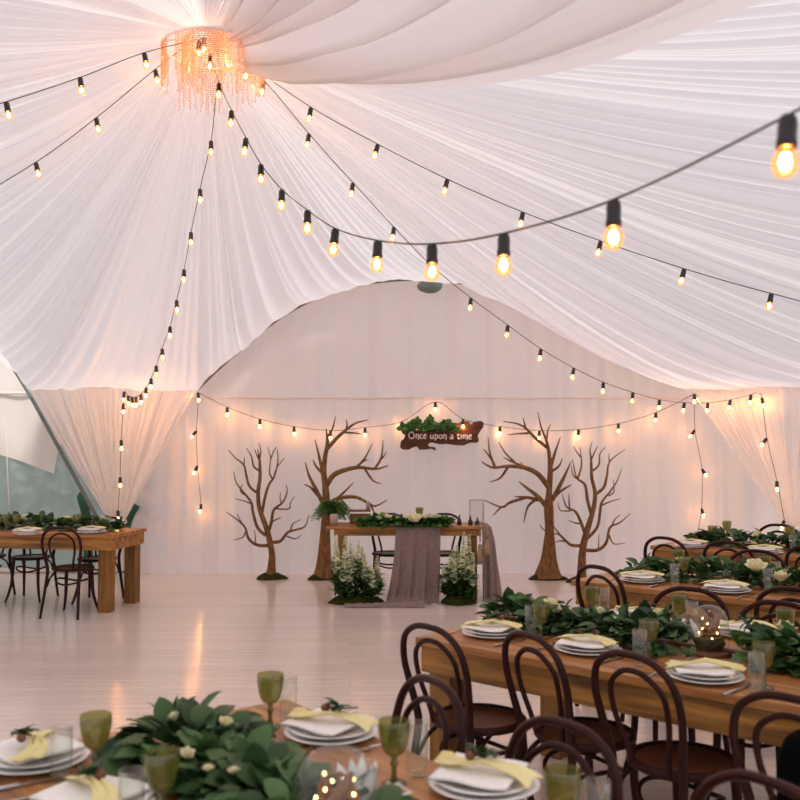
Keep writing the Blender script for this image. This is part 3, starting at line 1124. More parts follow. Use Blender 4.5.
# bentwood chair, facing local +Y
def make_chair():
    root = thing('bentwood_chair', 'dark bentwood chair', 'chair', (0, 0, 0), 0, 'dark bentwood chairs')
    q = MB()
    q.lathe([(.150, .452), (.165, .444), (.198, .446), (.206, .455), (.206, .466), (.198, .475), (.182, .476), (.174, .470), (.172, .464)], 40)
    seat = q.build('seat', M['chair'], root)
    q = MB()
    q.lathe([(.174, .466), (.12, .460), (.05, .457), (0, .4565), (0, .450), (.12, .452), (.174, .456)], 40)
    q.build('seat_panel', M['seatp'], seat)
    half = [(-.195, -.275, .0), (-.178, -.235, .22), (-.166, -.200, .42), (-.168, -.205, .50), (-.190, -.228, .62), (-.200, -.250, .72), (-.174, -.268, .818), (-.097, -.277, .873)]
    pts = half + [(0, -.279, .885)] + [(-x, y, z) for x, y, z in half[::-1]]
    n = 96
    rads = spl1([.013, .0155, .017, .017, .0155, .0145, .0138, .0132, .013, .0132, .0138, .0145, .0155, .017, .017, .0155, .013], n)
    q = MB()
    q.tube(spline(pts, n), rads, 10)
    q.build('back_frame', M['chair'], root)
    half = [(-.085, -.178, .458), (-.100, -.196, .54), (-.128, -.226, .655), (-.123, -.248, .755), (-.063, -.262, .812)]
    pts = half + [(0, -.264, .826)] + [(-x, y, z) for x, y, z in half[::-1]]
    q = MB()
    q.tube(spline(pts, 60), .011, 8)
    q.build('back_loop', M['chair'], root)
    for s in (-1, 1):
        pts = [(s * .135, .125, .446), (s * .138, .130, .36), (s * .146, .142, .2), (s * .168, .168, .08), (s * .190, .190, 0)]
        q = MB()
        q.tube(spline(pts, 24), spl1([.019, .0185, .0165, .014, .012], 24), 10)
        q.build('leg', M['chair'], root)
    q = MB()
    q.tube([(.152 * math.cos(2 * PI * k / 36), .152 * math.sin(2 * PI * k / 36) - .015, .335 + .02 * math.cos(4 * PI * k / 36)) for k in range(36)], .0095, 8, closed=True)
    q.build('stretcher', M['chair'], root)
    for s in (-1, 1):
        q = MB()
        q.tube(spline([(s * .165, -.205, .30), (s * .158, -.15, .385), (s * .14, -.07, .432), (s * .12, -.01, .446)], 16), .0095, 8)
        q.build('brace', M['chair'], root)
    return root


chair0 = make_chair()
used = []


def chair(px, py, f, label, Z=.885):
    """photo point of the hoop's top; f: the way the sitter faces"""
    f = V((f[0], f[1], 0)).normalized()
    p_ = PZ(px, py, Z) + f * .279
    o = chair0 if not used else dup(chair0)
    used.append(o)
    o.location = (p_.x, p_.y, 0)
    o.rotation_euler = (0, 0, facing_rz(f))
    o['label'] = label
    return o


def far_chair(px, f, label):
    # on the far side of the far left table, its hoop just clear of the edge
    Y = 10.3
    for k in range(6):
        X = (px - 400) / FPX * Y
        Y = cF.y + (X - cF.x) * uF.y / uF.x + (WF + .13) / uF.x
    o = chair(px, 518, f, label)
    c_ = V((X, Y, 0)) + V((f[0], f[1], 0)).normalized() * .268
    o.location = (c_.x, c_.y, 0)
    return o


def rot(v, deg):
    a = math.radians(deg)
    return V((v.x * math.cos(a) - v.y * math.sin(a), v.x * math.sin(a) + v.y * math.cos(a), 0))


chair(433, 620, rot(vB, -10), 'bentwood chair at the head corner of the dome table, its whole seat showing')
chair(537, 633, rot(vB, -20), 'bentwood chair second from the corner along the near side of the dome table')
chair(630, 655, rot(vB, -14), 'bentwood chair third from the corner along the near side of the dome table')
chB4 = chair(790, 698, rot(vB, -6), 'bentwood chair by the right edge holding the black bag')
chair(690, 589, rot(-vB, 6), 'bentwood chair behind the glass dome on the far side of its table')
chair(780, 603, rot(-vB, 0), 'bentwood chair behind the goblets at the right end of the dome table, far side')
vCi = -vC
chair(434, 681, rot(-vC, -8), 'bentwood chair at the top corner of the nearest table, a blurred single hoop')
chair(566, 724, rot(-vC, 0), 'bentwood chair in the middle of the nearest table, double hoop behind a goblet')
chair(770, 782, rot(-vC, -4), 'bentwood chair whose hoop only just rises at the bottom right corner')
chair(-30, 766, rot(vC, 0), 'bentwood chair cut off by the lower left corner, only its hoop shoulder showing')
chair(597, 567, rot(vB, -16), 'bentwood chair at the left end of the middle right-hand table')
chair(792, 589, rot(vB, 0), 'bentwood chair at the right edge on the near side of the middle table')
chair(757, 551, rot(-vB, 4), 'bentwood chair between the middle and rearmost tables, facing the camera')
chair(664, 538, rot(vB, -8), 'bentwood chair at the left end of the rearmost right-hand table')
chair(727, 542, rot(vB, 0), 'bentwood chair on the near side of the rearmost table, second from its left end')
chair(812, 546, rot(vB, 0), 'bentwood chair cut off by the right edge in front of the rearmost table')
chair(779, 525, rot(-vB, 0), 'bentwood chair behind the rearmost table against the gathered curtain')
chair(59.5, 524, rot(V((.14, .99, 0)), 0), 'bentwood chair on the near side of the far left table, seen from behind')
far_chair(44, rot(-vF, 8), 'bentwood chair behind the far left table, middle of its far side')
far_chair(109, rot(-vF, 6), 'bentwood chair behind the right end of the far left table')
far_chair(2, rot(-vF, 4), 'bentwood chair behind the far left table, cut by the left edge')
chG = chair(392, 516, V((.05, -1, 0)), 'bentwood chair behind the head table, left of the linen runner')
chH = chair(443, 516, V((-.05, -1, 0)), 'bentwood chair behind the head table, right of the linen runner')

for c_ in used[-6:]:
    c_.scale = (.96, .96, .96)
for c_, px_ in ((chG, 390), (chH, 444)):
    c_.location = (PY(px_, 540, 10.36).x, 10.36, 0)

for c_, k_, j_ in ((used[0], -.13, .085), (used[1], -.06, 0)):      # clear of the table's edge and leg
    c_.location = V(c_.location) + vB * k_ + uB * j_

# black bag on the seat of the chair at the right edge
bl = V(chB4.location) - vB * .075 - uB * .0
bag = thing('backpack', 'black backpack with a silver buckle on a chair seat at the right edge', 'bag', (bl.x, bl.y, .478), math.atan2(uB.y, uB.x))
q = MB()


def bagpt(u, v):
    a = 2 * PI * u
    zz = v
    prof = (1 - max(0, (zz - .72) / .28) ** 2.2) ** .5 if zz < 1 else 0
    prof *= .92 + .08 * math.sin(PI * min(1, zz * 1.3))
    c_, s_ = math.cos(a), math.sin(a)
    e = .55
    x = .135 * math.copysign(abs(c_) ** e, c_) * prof
    y = .085 * math.copysign(abs(s_) ** e, s_) * prof
    return (x, y - .01 * math.sin(zz * 6), .004 + .27 * zz)


q.grid(36, 22, bagpt)
q.add([(0, 0, .004)] + [bagpt(k / 36, 0) for k in range(36)], [(0, 1 + (k + 1) % 36, 1 + k) for k in range(36)])
q.build('body', M['bagcloth'], bag)
q = MB()
q.tube(spline([(-.05, 0, .268), (-.03, 0, .315), (.03, 0, .315), (.05, 0, .268)], 14), .008, 6)
q.build('handle', M['bagcloth'], bag)
q = MB()
q.tube([(-.02, -.012, .30), (.02, -.012, .30), (.02, -.012, .325), (-.02, -.012, .325)], .006, 6, closed=True)
q.build('buckle', M['steel'], bag)
# ---------------------------------------------------------------- tableware prototypes, copied to each place
def proto(o):
    return o


def mk(name, q, mat, cat, group, **kw):
    o = q.build(name, mat, None, **kw)
    return tag(o, None, cat, group)


q = MB()
q.lathe([(0, .004), (.085, .004), (.09, .0005), (.095, .0005), (.10, .005), (.142, .016), (.144, .018), (.141, .0195), (.10, .009), (.09, .008), (0, .008)], 44)
P_CHARGER = mk('charger_plate', q, M['china'], 'plate', 'white charger plates')
q = MB()
q.lathe([(0, .0035), (.07, .0035), (.074, .0005), (.08, .0005), (.088, .006), (.128, .017), (.130, .0185), (.127, .0198), (.088, .0095), (.078, .0075), (0, .0075)], 44)
P_PLATE = mk('dinner_plate', q, M['china'], 'plate', 'white dinner plates')
rnd = random.Random(5)
q = MB()


def napkin_pt(u, v):
    x, y = (u - .5) * .205, (v - .5) * .205
    return (x, y, .0095 + .003 * math.sin(u * 7 + v * 3) + .006 * (max(abs(x), abs(y)) / .1) ** 3 * .7)


q.grid(16, 16, napkin_pt)
P_NAPKIN = mk('napkin', q, M['napkin'], 'napkin', 'white folded napkins', solidify=.006)
q = MB()


def sash_pt(u, v):
    # gathered in the middle, fanning at both ends, one end drooping over the rim
    t = u * 2 - 1
    wdt = .018 + .030 * abs(t) ** 1.2
    y = (v - .5) * 2 * wdt
    x = t * .14
    z = .022 + .006 * math.cos(v * 4 * PI + 3 * t) * (1 - .6 * abs(t)) + .014 * (1 - abs(t)) ** 2 - (.016 * (t + .55) ** 2 * 4 if t < -.55 else 0)
    return (x + .012 * math.sin(v * 5) * abs(t), y + .022 * math.sin(t * 3) - .03 * max(0, -t - .4), z)


q.grid(36, 26, sash_pt)
P_SASH = mk('chiffon_sash', q, M['yellow'], 'sash', 'yellow chiffon sashes', solidify=.002)
rnd = random.Random(8)
P_SPRIG = thing('leaf_sprig', None, 'sprig', (0, 0, 0), 0, 'leaf sprigs on the plates')
q = MB()
for k in range(11):
    a = rnd.uniform(0, 2 * PI)
    q.leaf((rnd.uniform(-.012, .012), rnd.uniform(-.012, .012), .004 + .012 * rnd.random()), (math.cos(a), math.sin(a), rnd.uniform(.1, 1.1)), (0, 0, 1), rnd.uniform(.03, .055), .026)
q.build('foliage', M['leafd'], P_SPRIG)
q = MB()
q.blob((.036, -.012, .010), (.016, .013, .012), 10, 7)
q.build('nut', M['nut'], P_SPRIG)
q = MB()
q.tube([(-.055, .03, .012), (-.02, .01, .008), (.02, -.005, .006)], .0025, 5)
q.build('stem', M['boxwood'], P_SPRIG)

q = MB()
th = .0022
for (x0_, x1_, w_) in [(-.10, .03, .0035)]:
    q.tube(spline([(0, -.10, .004), (0, -.02, .0035), (0, .03, .007), (0, .045, .007)], 14), [.0045, .0045, .004, .0036, .003, .003, .003, .003, .003, .003, .003, .0034, .004, .005, .006], 6)
q.box((0, .056, .006), (.022, .024, .002))
for k in range(4):
    q.box((-.009 + .006 * k, .086, .0065), (.0028, .04, .002))
P_FORK = mk('fork', q, M['steel'], 'fork', 'steel forks', smooth=False)
q = MB()
q.tube(spline([(0, -.11, .005), (0, -.05, .005), (0, .0, .005)], 10), [.0055] * 5 + [.005] * 6, 6)
q.add([(-.006, 0, .004), (.006, 0, .004), (.009, .06, .004), (.006, .115, .004), (-.005, .122, .004), (-.006, .06, .004),
       (-.006, 0, .006), (.006, 0, .006), (.009, .06, .0055), (.006, .115, .005), (-.005, .122, .005), (-.006, .06, .0055)],
      [(5, 4, 3, 2, 1, 0), (6, 7, 8, 9, 10, 11)] + [(i, (i + 1) % 6, (i + 1) % 6 + 6, i + 6) for i in range(6)])
P_KNIFE = mk('knife', q, M['steel'], 'knife', 'steel knives', smooth=False)

# goblet: cut bowl, knopped stem, foot
P_GOBLET = thing('goblet', None, 'goblet', (0, 0, 0), 0, 'green cut-glass goblets')
q = MB()
seg = 36
prof = [(.006, .071), (.018, .075), (.028, .086), (.0345, .102), (.0385, .12), (.0415, .138), (.0425, .152), (.0430, .158), (.0425, .165)]
vs, fs = [], []
pr2 = spline([(r_, 0, z_) for r_, z_ in prof], 32)
for i, p_ in enumerate(pr2):
    for k in range(72):
        a = 2 * PI * k / 72
        r_ = p_.x * .955
        if .078 < p_.z < .150:
            g = abs(math.sin(9 * a + p_.z * 210)) * abs(math.sin(9 * a - p_.z * 210))
            r_ += .0022 * g
        elif p_.z >= .150:
            r_ += .0012 * max(0, math.cos(p_.z * 900))
        vs.append((r_ * math.cos(a), r_ * math.sin(a), p_.z))
for i in range(len(pr2) - 1):
    for k in range(72):
        k2 = (k + 1) % 72
        fs.append((i * 72 + k, i * 72 + k2, (i + 1) * 72 + k2, (i + 1) * 72 + k))
q.add(vs, fs)
q.build('bowl', M['goblet'], P_GOBLET)
q = MB()
q.lathe([(.0, .0712), (.010, .071), (.0075, .064), (.0085, .058), (.012, .052), (.0085, .046), (.0068, .036), (.0075, .024), (.010, .014), (.0101, .010), (0, .010)], 20)
q.build('stem', M['goblet'], P_GOBLET)
q = MB()
q.lathe([(0, .0098), (.010, .0096), (.024, .006), (.0335, .003), (.034, .0005), (0, .0005)], 32)
q.build('foot', M['goblet'], P_GOBLET)
q = MB()
q.lathe([(0, .0005), (.0265, .0005), (.0275, .004), (.0285, .06), (.0298, .142), (.0290, .1425), (.0275, .06), (.0262, .016), (.02, .012), (0, .011)], 28)
P_TUMBLER = mk('tumbler', q, M['clear'], 'tumbler', 'clear straight tumblers')

first = set()


def put(P_, loc, rz, label, sc=1):
    o = P_ if P_.name not in first else dup(P_)
    first.add(P_.name)
    o.location = loc
    o.rotation_euler = (0, 0, rz)
    o['label'] = label
    return o


TT = TZ + .0008


def setting(px, py, f, where, spin=0, sash=0, sprig=(.0, .02), full=True):
    c = PZ(px, py, TZ + .012)
    f = V((f[0], f[1], 0)).normalized()
    rz = facing_rz(f)
    sdir = V((f.y, -f.x, 0))
    put(P_CHARGER, (c.x, c.y, TT), rz, 'lower white charger plate ' + where)
    put(P_PLATE, (c.x, c.y, TT + .0115), rz, 'white dinner plate ' + where)
    put(P_NAPKIN, (c.x - .01, c.y + .01, TT + .027), rz + spin, 'white folded napkin ' + where)
    put(P_SASH, (c.x, c.y, TT + .034), rz + sash, 'yellow chiffon sash ' + where)
    put(P_SPRIG, (c.x + sprig[0], c.y + sprig[1], TT + .070), rz + spin * 3 + sash, 'green sprig with nut ' + where)
    if full:
        a = c - sdir * .175 - f * .06
        put(P_FORK, (a.x, a.y, TT), rz + .05, 'steel fork beside plate ' + where)
        a = c + sdir * .16 - f * .09
        put(P_KNIFE, (a.x, a.y, TT), rz - .04, 'steel knife beside plate ' + where)


def goblet(px, py, label, sc=1):
    c = PZ(px, py, TZ)
    put(P_GOBLET, (c.x, c.y, TT), R.uniform(0, 1), 'olive green goblet ' + label)


def tumbler(px, py, label):
    c = PZ(px, py, TZ)
    put(P_TUMBLER, (c.x, c.y, TT), 0, 'clear straight tumbler ' + label)


# nearest table
setting(331, 732, -vC, 'at the far corner of the nearest table', .3, .35, (.02, .02))
setting(484, 784, -vC, 'in front of the middle chair of the nearest table', .5, .2, (.0, .03))
setting(36, 759, vC, 'at the left edge of the nearest table', .2, -.6, (-.04, .0))
setting(95, 806, vC, 'cut by the bottom edge on the nearest table', .4, -.3, (-.03, .03))
goblet(270, 727, 'standing tall at the far corner of the nearest table')
goblet(95, 777, 'left of the leaf runner on the nearest table')
goblet(161, 823, 'cut by the bottom edge beside the leaf runner')
goblet(394, 784, 'between the two right-hand plates of the nearest table')
goblet(563, 845, 'at the bottom edge below the middle chair hoop')
tumbler(288, 720, 'beside the tall corner goblet on the nearest table')
tumbler(61, 780, 'by the left plate of the nearest table')
tumbler(131, 833, 'at the bottom edge left of the leaf runner')
tumbler(417, 776, 'just behind the goblet between the two right-hand plates')
tumbler(598, 846, 'at the bottom edge right of the lowest goblet')
# dome table
setting(493, 633, vB, 'at the corner of the dome table', .2, .2, (0, .02))
setting(588, 649, vB, 'on the dome table behind the second and third chairs', .3, -.2, (-.0, .02))
setting(705, 676, vB, 'on the dome table in front of its glass dome', .6, .3, (-.05, .03))
setting(642, 619, -vB, 'on the far side of the dome table, left of the dome', .3, 0, (.03, .02))
setting(744, 633, -vB, 'on the far side of the dome table, right of the dome', .3, .4, (.0, .0))
goblet(541, 640, 'in front of the leaf runner by the corner of the dome table')
goblet(592, 619, 'behind the leaf runner at the left of the dome table')
goblet(649, 660, 'beside the second plate on the near side of the dome table')
goblet(680, 629, 'just left of the glass dome')
goblet(764, 688, 'with a tumbler in front, right of the dome')
goblet(786, 647, 'at the right edge before the far dome-table chair')
tumbler(531, 637, 'half hidden by the goblet at the corner of the dome table')
tumbler(604, 616, 'beside the goblet behind the leaf runner')
tumbler(640, 666, 'overlapping the goblet beside the second plate')
tumbler(692, 632, 'between the goblet and the glass dome')
tumbler(757, 693, 'standing in front of the goblet right of the dome')
# middle right-hand table
setting(642, 580, vB, 'at the left end of the middle table', .3, .2)
setting(726, 590, vB, 'on the near side of the middle table at its centre', .3, -.1)
setting(722, 572, -vB, 'on the far side of the middle table', .3, .2, full=False)
setting(786, 579, -vB, 'at the right edge on the far side of the middle table', .3, 0, full=False)
goblet(679, 574, 'behind another goblet on the middle table', )
goblet(685, 583, 'in front of another goblet on the middle table')
goblet(765, 582, 'before the camera-facing chair of the middle table')
tumbler(675, 587, 'by the leaf runner at the left half of the middle table')
tumbler(776, 585, 'right of the goblet before the camera-facing chair')
tumbler(768, 593, 'on the near edge of the middle table towards the right')
# rearmost table
setting(692, 546, vB, 'at the left end of the rearmost table', .2, 0, full=False)
setting(765, 552, vB, 'on the near side of the rearmost table towards the right', .2, 0, full=False)
goblet(713, 545, 'among the leaves at the left of the rearmost table')
goblet(727, 539, 'standing clear of the leaves on the rearmost table')
goblet(790, 546, 'before the chair by the gathered curtain')
tumbler(793, 553, 'in front of the last goblet on the rearmost table')
# far left table
setting(28, 533, vF, 'at the left of the far left table', .2, 0, full=False)
setting(92, 532, vF, 'towards the right end of the far left table', .2, 0, full=False)
goblet(6, 531, 'at the left edge on the far left table')
goblet(16, 531, 'second from the left edge on the far left table')
goblet(77, 531, 'in the middle of the far left table')
tumbler(109, 531, 'at the right end of the far left table')

# ---------------------------------------------------------------- leaf garlands with cream roses
def rose_mesh(r_, rnd):
    q = MB()
    for ring_, (n, rr, tilt) in enumerate([(3, .25, 1.35), (5, .5, 1.0), (6, .8, .6)]):
        for k in range(n):
            a = 2 * PI * (k + .5 * ring_) / n + rnd.uniform(-.2, .2)
            d_ = V((math.cos(a) * math.cos(tilt), math.sin(a) * math.cos(tilt), math.sin(tilt)))
            q.leaf((math.cos(a) * r_ * rr * .35, math.sin(a) * r_ * rr * .35, 0), d_, V((-math.cos(a), -math.sin(a), .4)), r_ * 1.25, r_ * 1.15, -.15)
    q.blob((0, 0, r_ * .45), (r_ * .42, r_ * .42, r_ * .55), 9, 6)
    return q


ROSE = None


def garland(label, a, b, z, width, h, n, seed, roses, lmin=.05, lmax=.10, mat='leaf', hang=None, avoid=None):
    global ROSE
    rnd = random.Random(seed)
    a, b = V((a[0], a[1], 0)), V((b[0], b[1], 0))
    d = (b - a)
    ln = d.length
    d.normalize()
    s_ = V((-d.y, d.x, 0))
    root = thing('leaf_garland', label, 'garland', (a.x, a.y, z), 0, 'leaf garlands on the tables')
    q = MB()
    for k in range(n):
        t = rnd.random() ** .95
        ang = rnd.uniform(0, PI)
        env = min(1, .45 + t * 6, .45 + (1 - t) * 6) * (.8 + .2 * math.sin(t * ln * 9 + seed))
        rr = rnd.random() ** .5
        p_ = d * (t * ln) + s_ * (math.cos(ang) * width * .5 * rr * env) + V((0, 0, .012 + math.sin(ang) * h * rr * env * .8))
        out_ = s_ * math.cos(ang) * 1.0 + V((0, 0, math.sin(ang) * .6 - .1)) + d * rnd.uniform(-.9, .9)
        l_ = rnd.uniform(lmin, lmax)
        # keep tips above the table
        out_.normalize()
        tip = p_.z + out_.z * l_
        if tip < .012 and not (hang and p_.y + root.location.y < hang and out_.y < 0):
            out_.z += (.012 - tip) / l_ + .15
        if avoid is not None:
            c_ = V((avoid.x - a.x, avoid.y - a.y, 0))
            bad = False
            for s in (0, .5, 1):
                w_ = p_ + out_ * (l_ * s) - c_
                w_.z = 0
                fw_ = -V((avoid.x, avoid.y, 0)).normalized()
                f_ = w_.dot(fw_)
                l2 = (w_ - fw_ * f_).length
                bad = bad or (l2 < .10 and -.12 < f_ < .26)
            if bad:
                continue
        q.leaf(p_, out_, V((rnd.uniform(-.5, .5), rnd.uniform(-.5, .5), 1)), l_, l_ * rnd.uniform(.56, .76))
    q.build('foliage', M[mat], root)
    q = MB()
    q.tube([d * (ln * k / 14) + s_ * (.02 * math.sin(k * 1.7)) + V((0, 0, .022)) for k in range(15)], .009, 6)
    q.build('stem', M['boxwood'], root)
    for (t, off, up, sc) in roses:
        if ROSE is None:
            o = rose_mesh(.034, rnd).build('rose', M['cream'], root)
            ROSE = o
        else:
            o = dup(ROSE, root)
        o.location = d * (t * ln) + s_ * off + V((0, 0, up))
        o.scale = (sc, sc, sc)
        o.rotation_euler = (rnd.uniform(-.5, .6), rnd.uniform(-.5, .5), rnd.uniform(0, 6))
    return root


DM1, DM2 = PZ(710, 654, TZ), PZ(336, 846, TZ)
mC = cC - vC * (WC * .5)
a_ = mC + uC * .16
garland('thick leaf garland with cream buds running down the nearest table', a_, mC + uC * 1.55, TT, .40, .09, 760, 31,
        [(.12, -.02, .10, .6), (.2, .08, .09, .65), (.3, -.1, .08, .5), (.42, -.12, .09, .4), (.46, -.08, .09, .42), (.62, .1, .08, .4), (.7, .0, .10, .5)], .06, .118, 'leaf', avoid=DM2)
q0 = cB + vB * (WB * .5)
tD = (DM1 - q0).dot(uB)
garland('thick leaf garland along the dome table stopping at the glass dome', q0 + uB * .06 + vB * .0, q0 + uB * tD, TT, .32, .13, 520, 32,
        [(.3, -.03, .11, 1.1), (.12, .1, .09, .8), (.75, .1, .11, .9), (.55, -.05, .12, .7)], .06, .12, 'leaf', avoid=DM1)
garland('dense leaf garland on the dome table right of the glass dome', q0 + uB * (tD + .01), q0 + uB * 2.3, TT, .36, .15, 560, 33,
        [(.25, .06, .12, 1.2), (.42, -.02, .12, .9), (.6, -.06, .13, .9)], .07, .13, 'leafd', avoid=DM1)
q1 = cD + vB * (WD * .5)
garland('leaf garland with cream roses along the middle right-hand table', q1 + uB * .12, q1 + uB * 2.3, TT, .32, .13, 720, 34,
        [(.18, -.02, .11, .9), (.42, -.08, .11, 1.7), (.5, -.14, .07, 1.5), (.68, -.06, .12, 1.6), (.76, -.02, .13, 1.6), (.3, .0, .11, .9)], .06, .115, 'leafd')
q2 = cE + vB * (.9 * .5)
garland('leaf garland with cream roses along the rearmost table', q2 + uB * .12, q2 + uB * 2.3, TT, .30, .13, 600, 35,
        [(.3, -.02, .10, 1.1), (.52, -.04, .11, 1.5), (.56, .0, .12, 1.4), (.74, -.05, .1, 1.6)], .06, .115, 'leafd')
q3 = cF + vF * .42
garland('leaf garland with cream roses along the far left table', q3 - uF * .12, q3 - uF * 2.2, TT, .28, .13, 560, 36,
        [(.1, 0, .09, 1.3), (.22, -.06, .08, 1.1), (.5, .04, .1, 1.2), (.3, -.05, .09, 1.2), (.62, 0, .1, 1)], .06, .115, 'leafd')
garland('leaf garland with cream roses lying on the head table', (gl_.x + .34, 10.0), (gr_.x - .40, 10.0), TG + .001, .26, .09, 560, 37,
        [(.2, -.04, .08, 1.1), (.3, -.06, .09, 1.2), (.42, -.04, .07, .9), (.56, -.05, .09, 1.2), (.63, -.10, .06, 1.9), (.72, -.06, .09, 1.2), (.8, -.06, .09, 1.2), (.84, -.02, .08, 1.2)], .055, .105, 'fern', hang=9.94)

# ---------------------------------------------------------------- glass domes with fairy lights
def dome(px, base_y, label, rad, h, seed, inside_lbl, flower_lbl):
    c = PZ(px, base_y, TZ)
    root = thing('glass_dome', label, 'glass dome', (c.x, c.y, TT), 0, 'glass domes')
    q = MB()
    q.lathe([(rad * .98, .018), (rad, .05), (rad, h * .55), (rad * .93, h * .74), (rad * .76, h * .88), (rad * .48, h * .965), (rad * .2, h * .995), (0, h)], 40)
    q.build('cover', M['clear'], root)
    q = MB()
    q.lathe([(0, 0), (rad * 1.1, 0), (rad * 1.12, .006), (rad * 1.08, .016), (rad * 1.0, .0175), (0, .0175)], 40)
    q.build('base', M['boxwood'], root)
    q = MB()
    q.blob((0, 0, .048), (rad * .80, rad * .84, .03), 18, 8, .12, random.Random(seed))
    q.build('moss', M['moss'], root)
    rnd = random.Random(seed)
    fl = thing('fairy_lights', inside_lbl, 'fairy lights', (c.x, c.y, TT + .012), 0, 'fairy lights in the domes')
    pts = [V((rad * .62 * math.cos(k * 1.15) * (1 - k / 60), rad * .62 * math.sin(k * 1.15) * (1 - k / 60), .045 + k * h * .018)) for k in range(26)]
    q = MB()
    q.tube(spline(pts, 120), .0012, 4)
    q.build('wire', M['gold'], fl)
    first_ = None
    for p_ in pts[::2]:
        if first_ is None:
            qq = MB()
            qq.blob((0, 0, 0), (.0032, .0032, .0042), 6, 4)
            first_ = qq.build('lamp', M['fairy'], fl)
            o = first_
        else:
            o = dup(first_, fl)
        o.location = p_
    bk = thing('bark_ornament', 'curled brown bark ornament under ' + flower_lbl, 'ornament', (c.x + .01, c.y, TT + .05), 0, 'bark ornaments in the domes')
    q = MB()
    for k in range(3):
        a0 = k * 1.9
        q.tube(spline([(rad * .35 * math.cos(a0 + t), rad * .35 * math.sin(a0 + t), .0 + .055 * t + .01 * k) for t in (0, .6, 1.2, 1.8)], 14), [.004 + .015 * math.sin(PI * t / 14) for t in range(15)], 8)
    q.build('curl', M['nut'], bk)
    return c


def paper_flower(loc, label, rz, ln=.075, n=5):
    fw = thing('paper_flower', label, 'paper flower', loc, rz, 'white paper flowers')
    q = MB()
    for k in range(n):
        a = -.5 + 1.0 * k / (n - 1)
        q.leaf((.008 * math.sin(a), .006 * (k % 2), .02), (math.sin(a) * .75, .12 * (-1) ** k, 1), (0, -1, .2), ln * (1 - .12 * abs(a)), ln * .24, .1)
    q.build('petals', M['napkin'], fw, solidify=.0015)
    q = MB()
    q.lathe([(0, 0), (.012, 0), (.016, .006), (.012, .03), (0, .034)], 12)
    q.build('base', M['napkin'], fw)
    return fw


cdm = dome(710, 654, 'clear glass dome glowing with fairy lights among the leaves', .080, .205, 3, 'warm fairy lights coiled inside the dome on the right-hand table', 'the dome on the right-hand table')
paper_flower((cdm.x - .0, cdm.y + .115, TT), 'white pointed paper flower behind the dome on the right-hand table', .2, .12, 2)
cdn = dome(336, 846, 'clear glass dome at the bottom edge on the nearest table', .098, .215, 6, 'warm fairy lights coiled inside the bottom-edge dome', 'the bottom-edge dome')
c2_ = PZ(358, 838, TZ)
paper_flower((c2_.x - .005, c2_.y + .10, TT), 'white pointed paper flower beside the dome at the bottom edge', .3, .13, 4)
c3_ = PZ(393, 820, TZ)
tl = thing('tealight_holder', 'small square glass tealight holder with a white rim at the bottom edge', 'candle holder', (c3_.x, c3_.y, TT), .5)
q = MB()
for sx, sy, dx, dy in ((-1, 0, .004, .066), (1, 0, .004, .066), (0, -1, .066, .004), (0, 1, .066, .004)):
    q.box((sx * .031, sy * .031, .033), (dx, dy, .066))
q.box((0, 0, .004), (.06, .06, .006))
q.build('cup', M['clear'], tl, smooth=False)
q = MB()
q.lathe([(0, .008), (.019, .008), (.019, .022), (0, .022)], 16)
q.build('candle', M['napkin'], tl)
q = MB()
q.tube([(-.031, -.031, .067), (.031, -.031, .067), (.031, .031, .067), (-.031, .031, .067)], .0035, 6, closed=True)
q.build('rim', M['china'], tl)

# ---------------------------------------------------------------- things on and around the head table
G0 = TG + .0008
# linen runner over the front edge, pooling on the floor towards the left
xa, xb = PY(395, 526, 9.9).x, PY(441, 526, 9.9).x
rn = thing('linen_runner', 'taupe linen runner falling over the middle of the head table', 'table runner', ((xa + xb) / 2, 9.9, 0))
wr_ = xb - xa
q = MB()
path = [(10.5, TG + .006), (10.3, TG + .006), (9.97, TG + .006), (9.937, TG + .002), (9.925, TG - .03), (9.915, .5), (9.90, .25), (9.87, .06), (9.80, .02), (9.70, .015)]
pp = spline([(0, y, z) for y, z in path], 60)


def runner_pt(u, v):
    p_ = pp[int(round(v * 60))]
    drop = max(0, min(1, (TG - p_.z) / TG))
    x = (u - .5) * wr_ * (.98 + .0 * drop) + (u - .5) * .08 * drop ** 2 - .06 * drop * drop
    fold = .028 * drop ** .6 * math.sin(u * 21 + .6 * math.sin(v * 5)) + .008 * drop * math.sin(u * 47 + 1)
    zz = max(p_.z + (.012 * abs(math.sin(u * 21 + v * 30)) if p_.z < .05 else 0), .006)
    return (x, p_.y - 9.9 - fold - (.02 * drop), zz)


q.grid(70, 60, runner_pt)
q.build('cloth', M['taupe'], rn)
q = MB()


def pool_pt(u, v):
    x = .06 - .80 * u
    wdt = .06 * (1 - .5 * u) * (1 + .2 * math.sin(u * 9))
    y = -.31 + (v - .5) * 2 * wdt + .015 * math.sin(u * 6)
    z = .008 + (.045 * (1 - .6 * u) * abs(math.sin(v * 7 + 3 * math.sin(u * 5))) * math.sin(PI * v)) + .012 * abs(math.sin(u * 17 + v * 6)) * math.sin(PI * v)
    return (x, y, z)


q.grid(50, 30, pool_pt)
q.build('train', M['taupe'], rn)
# second cloth over the right end
xe = gr_.x
dr = thing('linen_drape', 'taupe linen drape hanging over the right end of the head table', 'drape', (xe, 10.2, 0))
q = MB()
rim_ = spline([(-.075, -.268, 0), (-.03, -.27, 0), (.012, -.262, 0), (.02, -.2, 0), (.02, -.05, 0), (.02, .08, 0), (.02, .2, 0)], 90)
outw = spline([(0, -1, 0), (.2, -1, 0), (.7, -.7, 0), (1, -.25, 0), (1, 0, 0), (1, 0, 0), (1, .1, 0)], 90)


